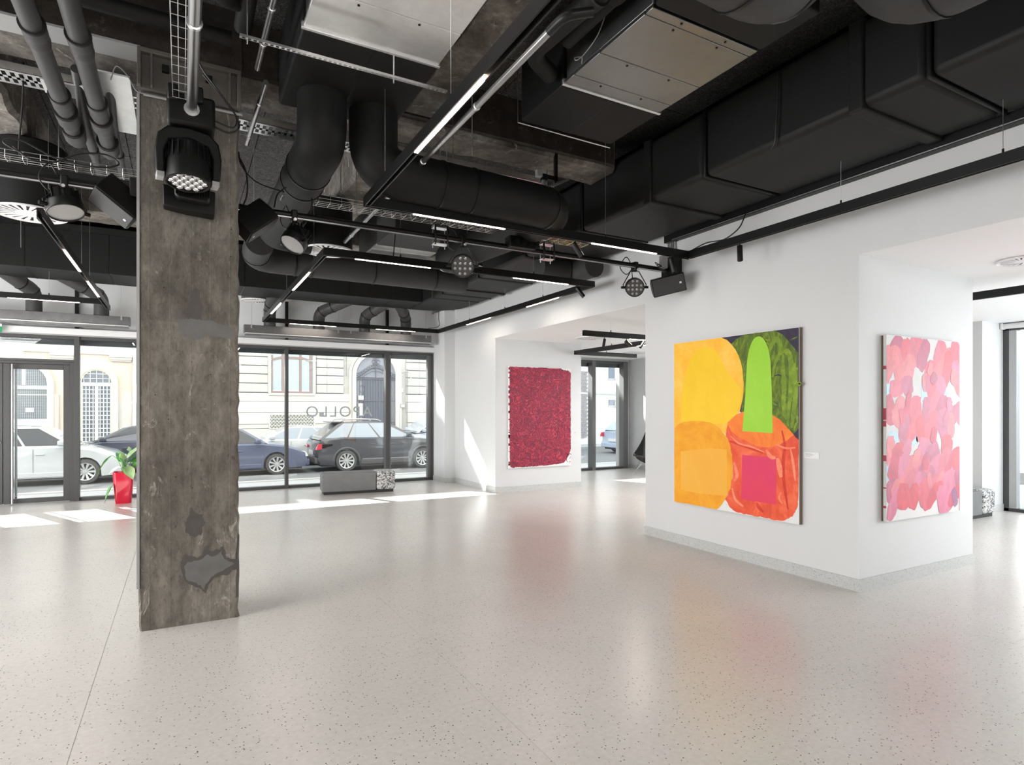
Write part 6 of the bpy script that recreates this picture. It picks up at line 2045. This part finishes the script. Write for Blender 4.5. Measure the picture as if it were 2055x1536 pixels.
    if spoiler:
        rr_ = rear_t - .10
        MB().box(rr_ - .26, rr_ + .12, -W / 2 + .28, W / 2 - .28, zt - .06, zt - .01).build('roof_spoiler', pm_, cr, local=True, bevel=.012)
    return cr


cars = 'cars parked and passing in the street'
suv = car('parked_car', 'black estate-like off-roader with roof rails parked behind the bench', 5.53, 19.42, R(0), 4.05, 1.80,
          [(-1.98, .50), (-1.99, .88), (-1.86, 1.02), (-1.2, 1.06), (.95, 1.02), (1.55, .94), (1.88, .84), (2.0, .66)],
          [(-1.94, .98), (-1.66, 1.20), (-1.36, 1.44), (-1.16, 1.50), (-.6, 1.535), (.05, 1.50), (.45, 1.38), (1.08, 1.02)], [-1.12, 1.33], .33, paint('black_car_paint', srgb(52, 52, 58)), cars, 1.00, glass='car_glass_light', rails=True, spoiler=True, clad=True)
car('parked_car', 'dark blue saloon car with its nose beside the mullion left of the bench', 1.28, 19.42, R(0), 4.10, 1.72,
    [(-2.0, .55), (-2.02, .84), (-1.8, .92), (-1.2, .94), (.75, .93), (1.35, .86), (1.80, .76), (1.98, .62)],
    [(-1.75, .92), (-1.15, 1.32), (-.7, 1.40), (-.1, 1.40), (.25, 1.32), (.88, .92)], [-1.25, 1.13], .31, paint('dark_blue_car_paint', srgb(82, 88, 112)), cars, .90, spokes=9)
car('parked_car', 'white hatchback with its nose showing left of the red flower pot', -3.15, 19.42, R(0), 3.75, 1.72,
    [(-1.85, .55), (-1.86, .92), (-1.7, 1.00), (.55, .99), (1.10, .92), (1.58, .78), (1.80, .60)],
    [(-1.80, .98), (-1.62, 1.30), (-1.35, 1.44), (-.6, 1.49), (0, 1.46), (.22, 1.38), (.80, .98)], [-1.25, 1.00], .32, paint('white_car_paint', srgb(190, 193, 195)), cars, .97)
car('parked_car', 'dark saloon car behind the white hatchback across the road', -1.25, 22.0, R(180), 4.5, 1.78,
    [(-2.2, .58), (-2.22, .90), (-1.9, 1.0), (.85, .96), (1.5, .88), (2.0, .76), (2.18, .60)],
    [(-1.95, .98), (-1.2, 1.36), (-.7, 1.43), (-.1, 1.43), (.3, 1.34), (1.02, .96)], [-1.35, 1.32], .33, paint('dark_navy_car_paint', srgb(60, 64, 80)), cars, .94)
car('parked_car', 'silver coupe behind the gap between the blue and the black car', 3.25, 21.9, R(180), 4.3, 1.76,
    [(-2.1, .58), (-2.12, .84), (-1.9, .92), (.75, .92), (1.4, .84), (1.9, .72), (2.08, .58)],
    [(-1.85, .90), (-1.2, 1.25), (-.7, 1.335), (-.2, 1.345), (.2, 1.27), (.95, .90)], [-1.28, 1.27], .32, paint('silver_car_paint', srgb(206, 208, 210), .3, .1), cars, .89, glass='car_glass_light')
car('parked_car', 'tall grey people carrier behind the black car at the right end of the shop window', 9.1, 22.1, R(180), 4.6, 1.85,
    [(-2.25, .58), (-2.27, 1.0), (-2.1, 1.08), (1.1, 1.04), (1.7, .96), (2.1, .84), (2.22, .62)],
    [(-2.15, 1.05), (-1.95, 1.55), (-1.6, 1.70), (.2, 1.70), (.7, 1.58), (1.5, 1.04)], [-1.4, 1.35], .34, paint('grey_car_paint', srgb(176, 184, 196)), cars, 1.03)
car('parked_car', 'light blue car seen through the side room window', 18.3, 20.6, R(0), 4.2, 1.75,
    [(-2.0, .58), (-2.02, .92), (-1.8, 1.00), (.75, .97), (1.4, .9), (1.85, .78), (2.02, .60)],
    [(-1.9, .98), (-1.5, 1.36), (-.9, 1.46), (-.1, 1.44), (.3, 1.34), (.98, .96)], [-1.25, 1.25], .32, paint('pale_blue_car_paint', srgb(170, 184, 206)), cars, .95, glass='car_glass_light')
# white van at the right edge
vn = thing('parked_van', 'white van whose rear corner with a red lamp shows in the right-hand window', 'van', (15.8, 4.0, G))
vs_ = [(13.6, .45 + G), (13.6, 1.1 + G), (14.1, 1.9 + G), (14.7, 2.25 + G), (15.8, 2.3 + G)]
vp = [(4.30, .30), (6.20, .30), (6.36, .45), (6.38, 1.0), (6.34, 1.35), (6.20, 2.0), (6.02, 2.16), (2.2, 2.2), (1.6, 2.05), (1.0, 1.2), (.2, 1.0), (.1, .3), (1.0, .3)]
MB().prism([(a, b + G) for a, b in vp], lambda a, b, d: (d, a, b), 16.0, 17.8).build('van_body', paint('white_van_paint', srgb(232, 234, 236)), vn, bevel=.06, smooth=30)
MB().box(15.97, 16.06, 6.22, 6.39, .75 + G, 1.35 + G).build('tail_lamp', M['red_lamp'], vn, bevel=.01)
MB().box(15.96, 17.84, 4.0, 6.42, .26 + G, .55 + G).build('bumper', M['trim_black'], vn, bevel=.03)
MB().prism([(2.6, 1.25), (4.2, 1.25), (4.2, 1.85), (2.8, 1.85)], lambda a, b, d: (d, a, b + G), 15.985, 16.02).build('van_window', M['car_glass'], vn, smooth=0)
for yy in (1.6, 5.3):
    MB().lathe([(.2, -.11), (.33, -.11), (.35, 0), (.33, .11), (.0, .11)], (16.08, yy, G + .35), along((-1, 0, 0)), 24).build('wheel', M['tyre'], vn)
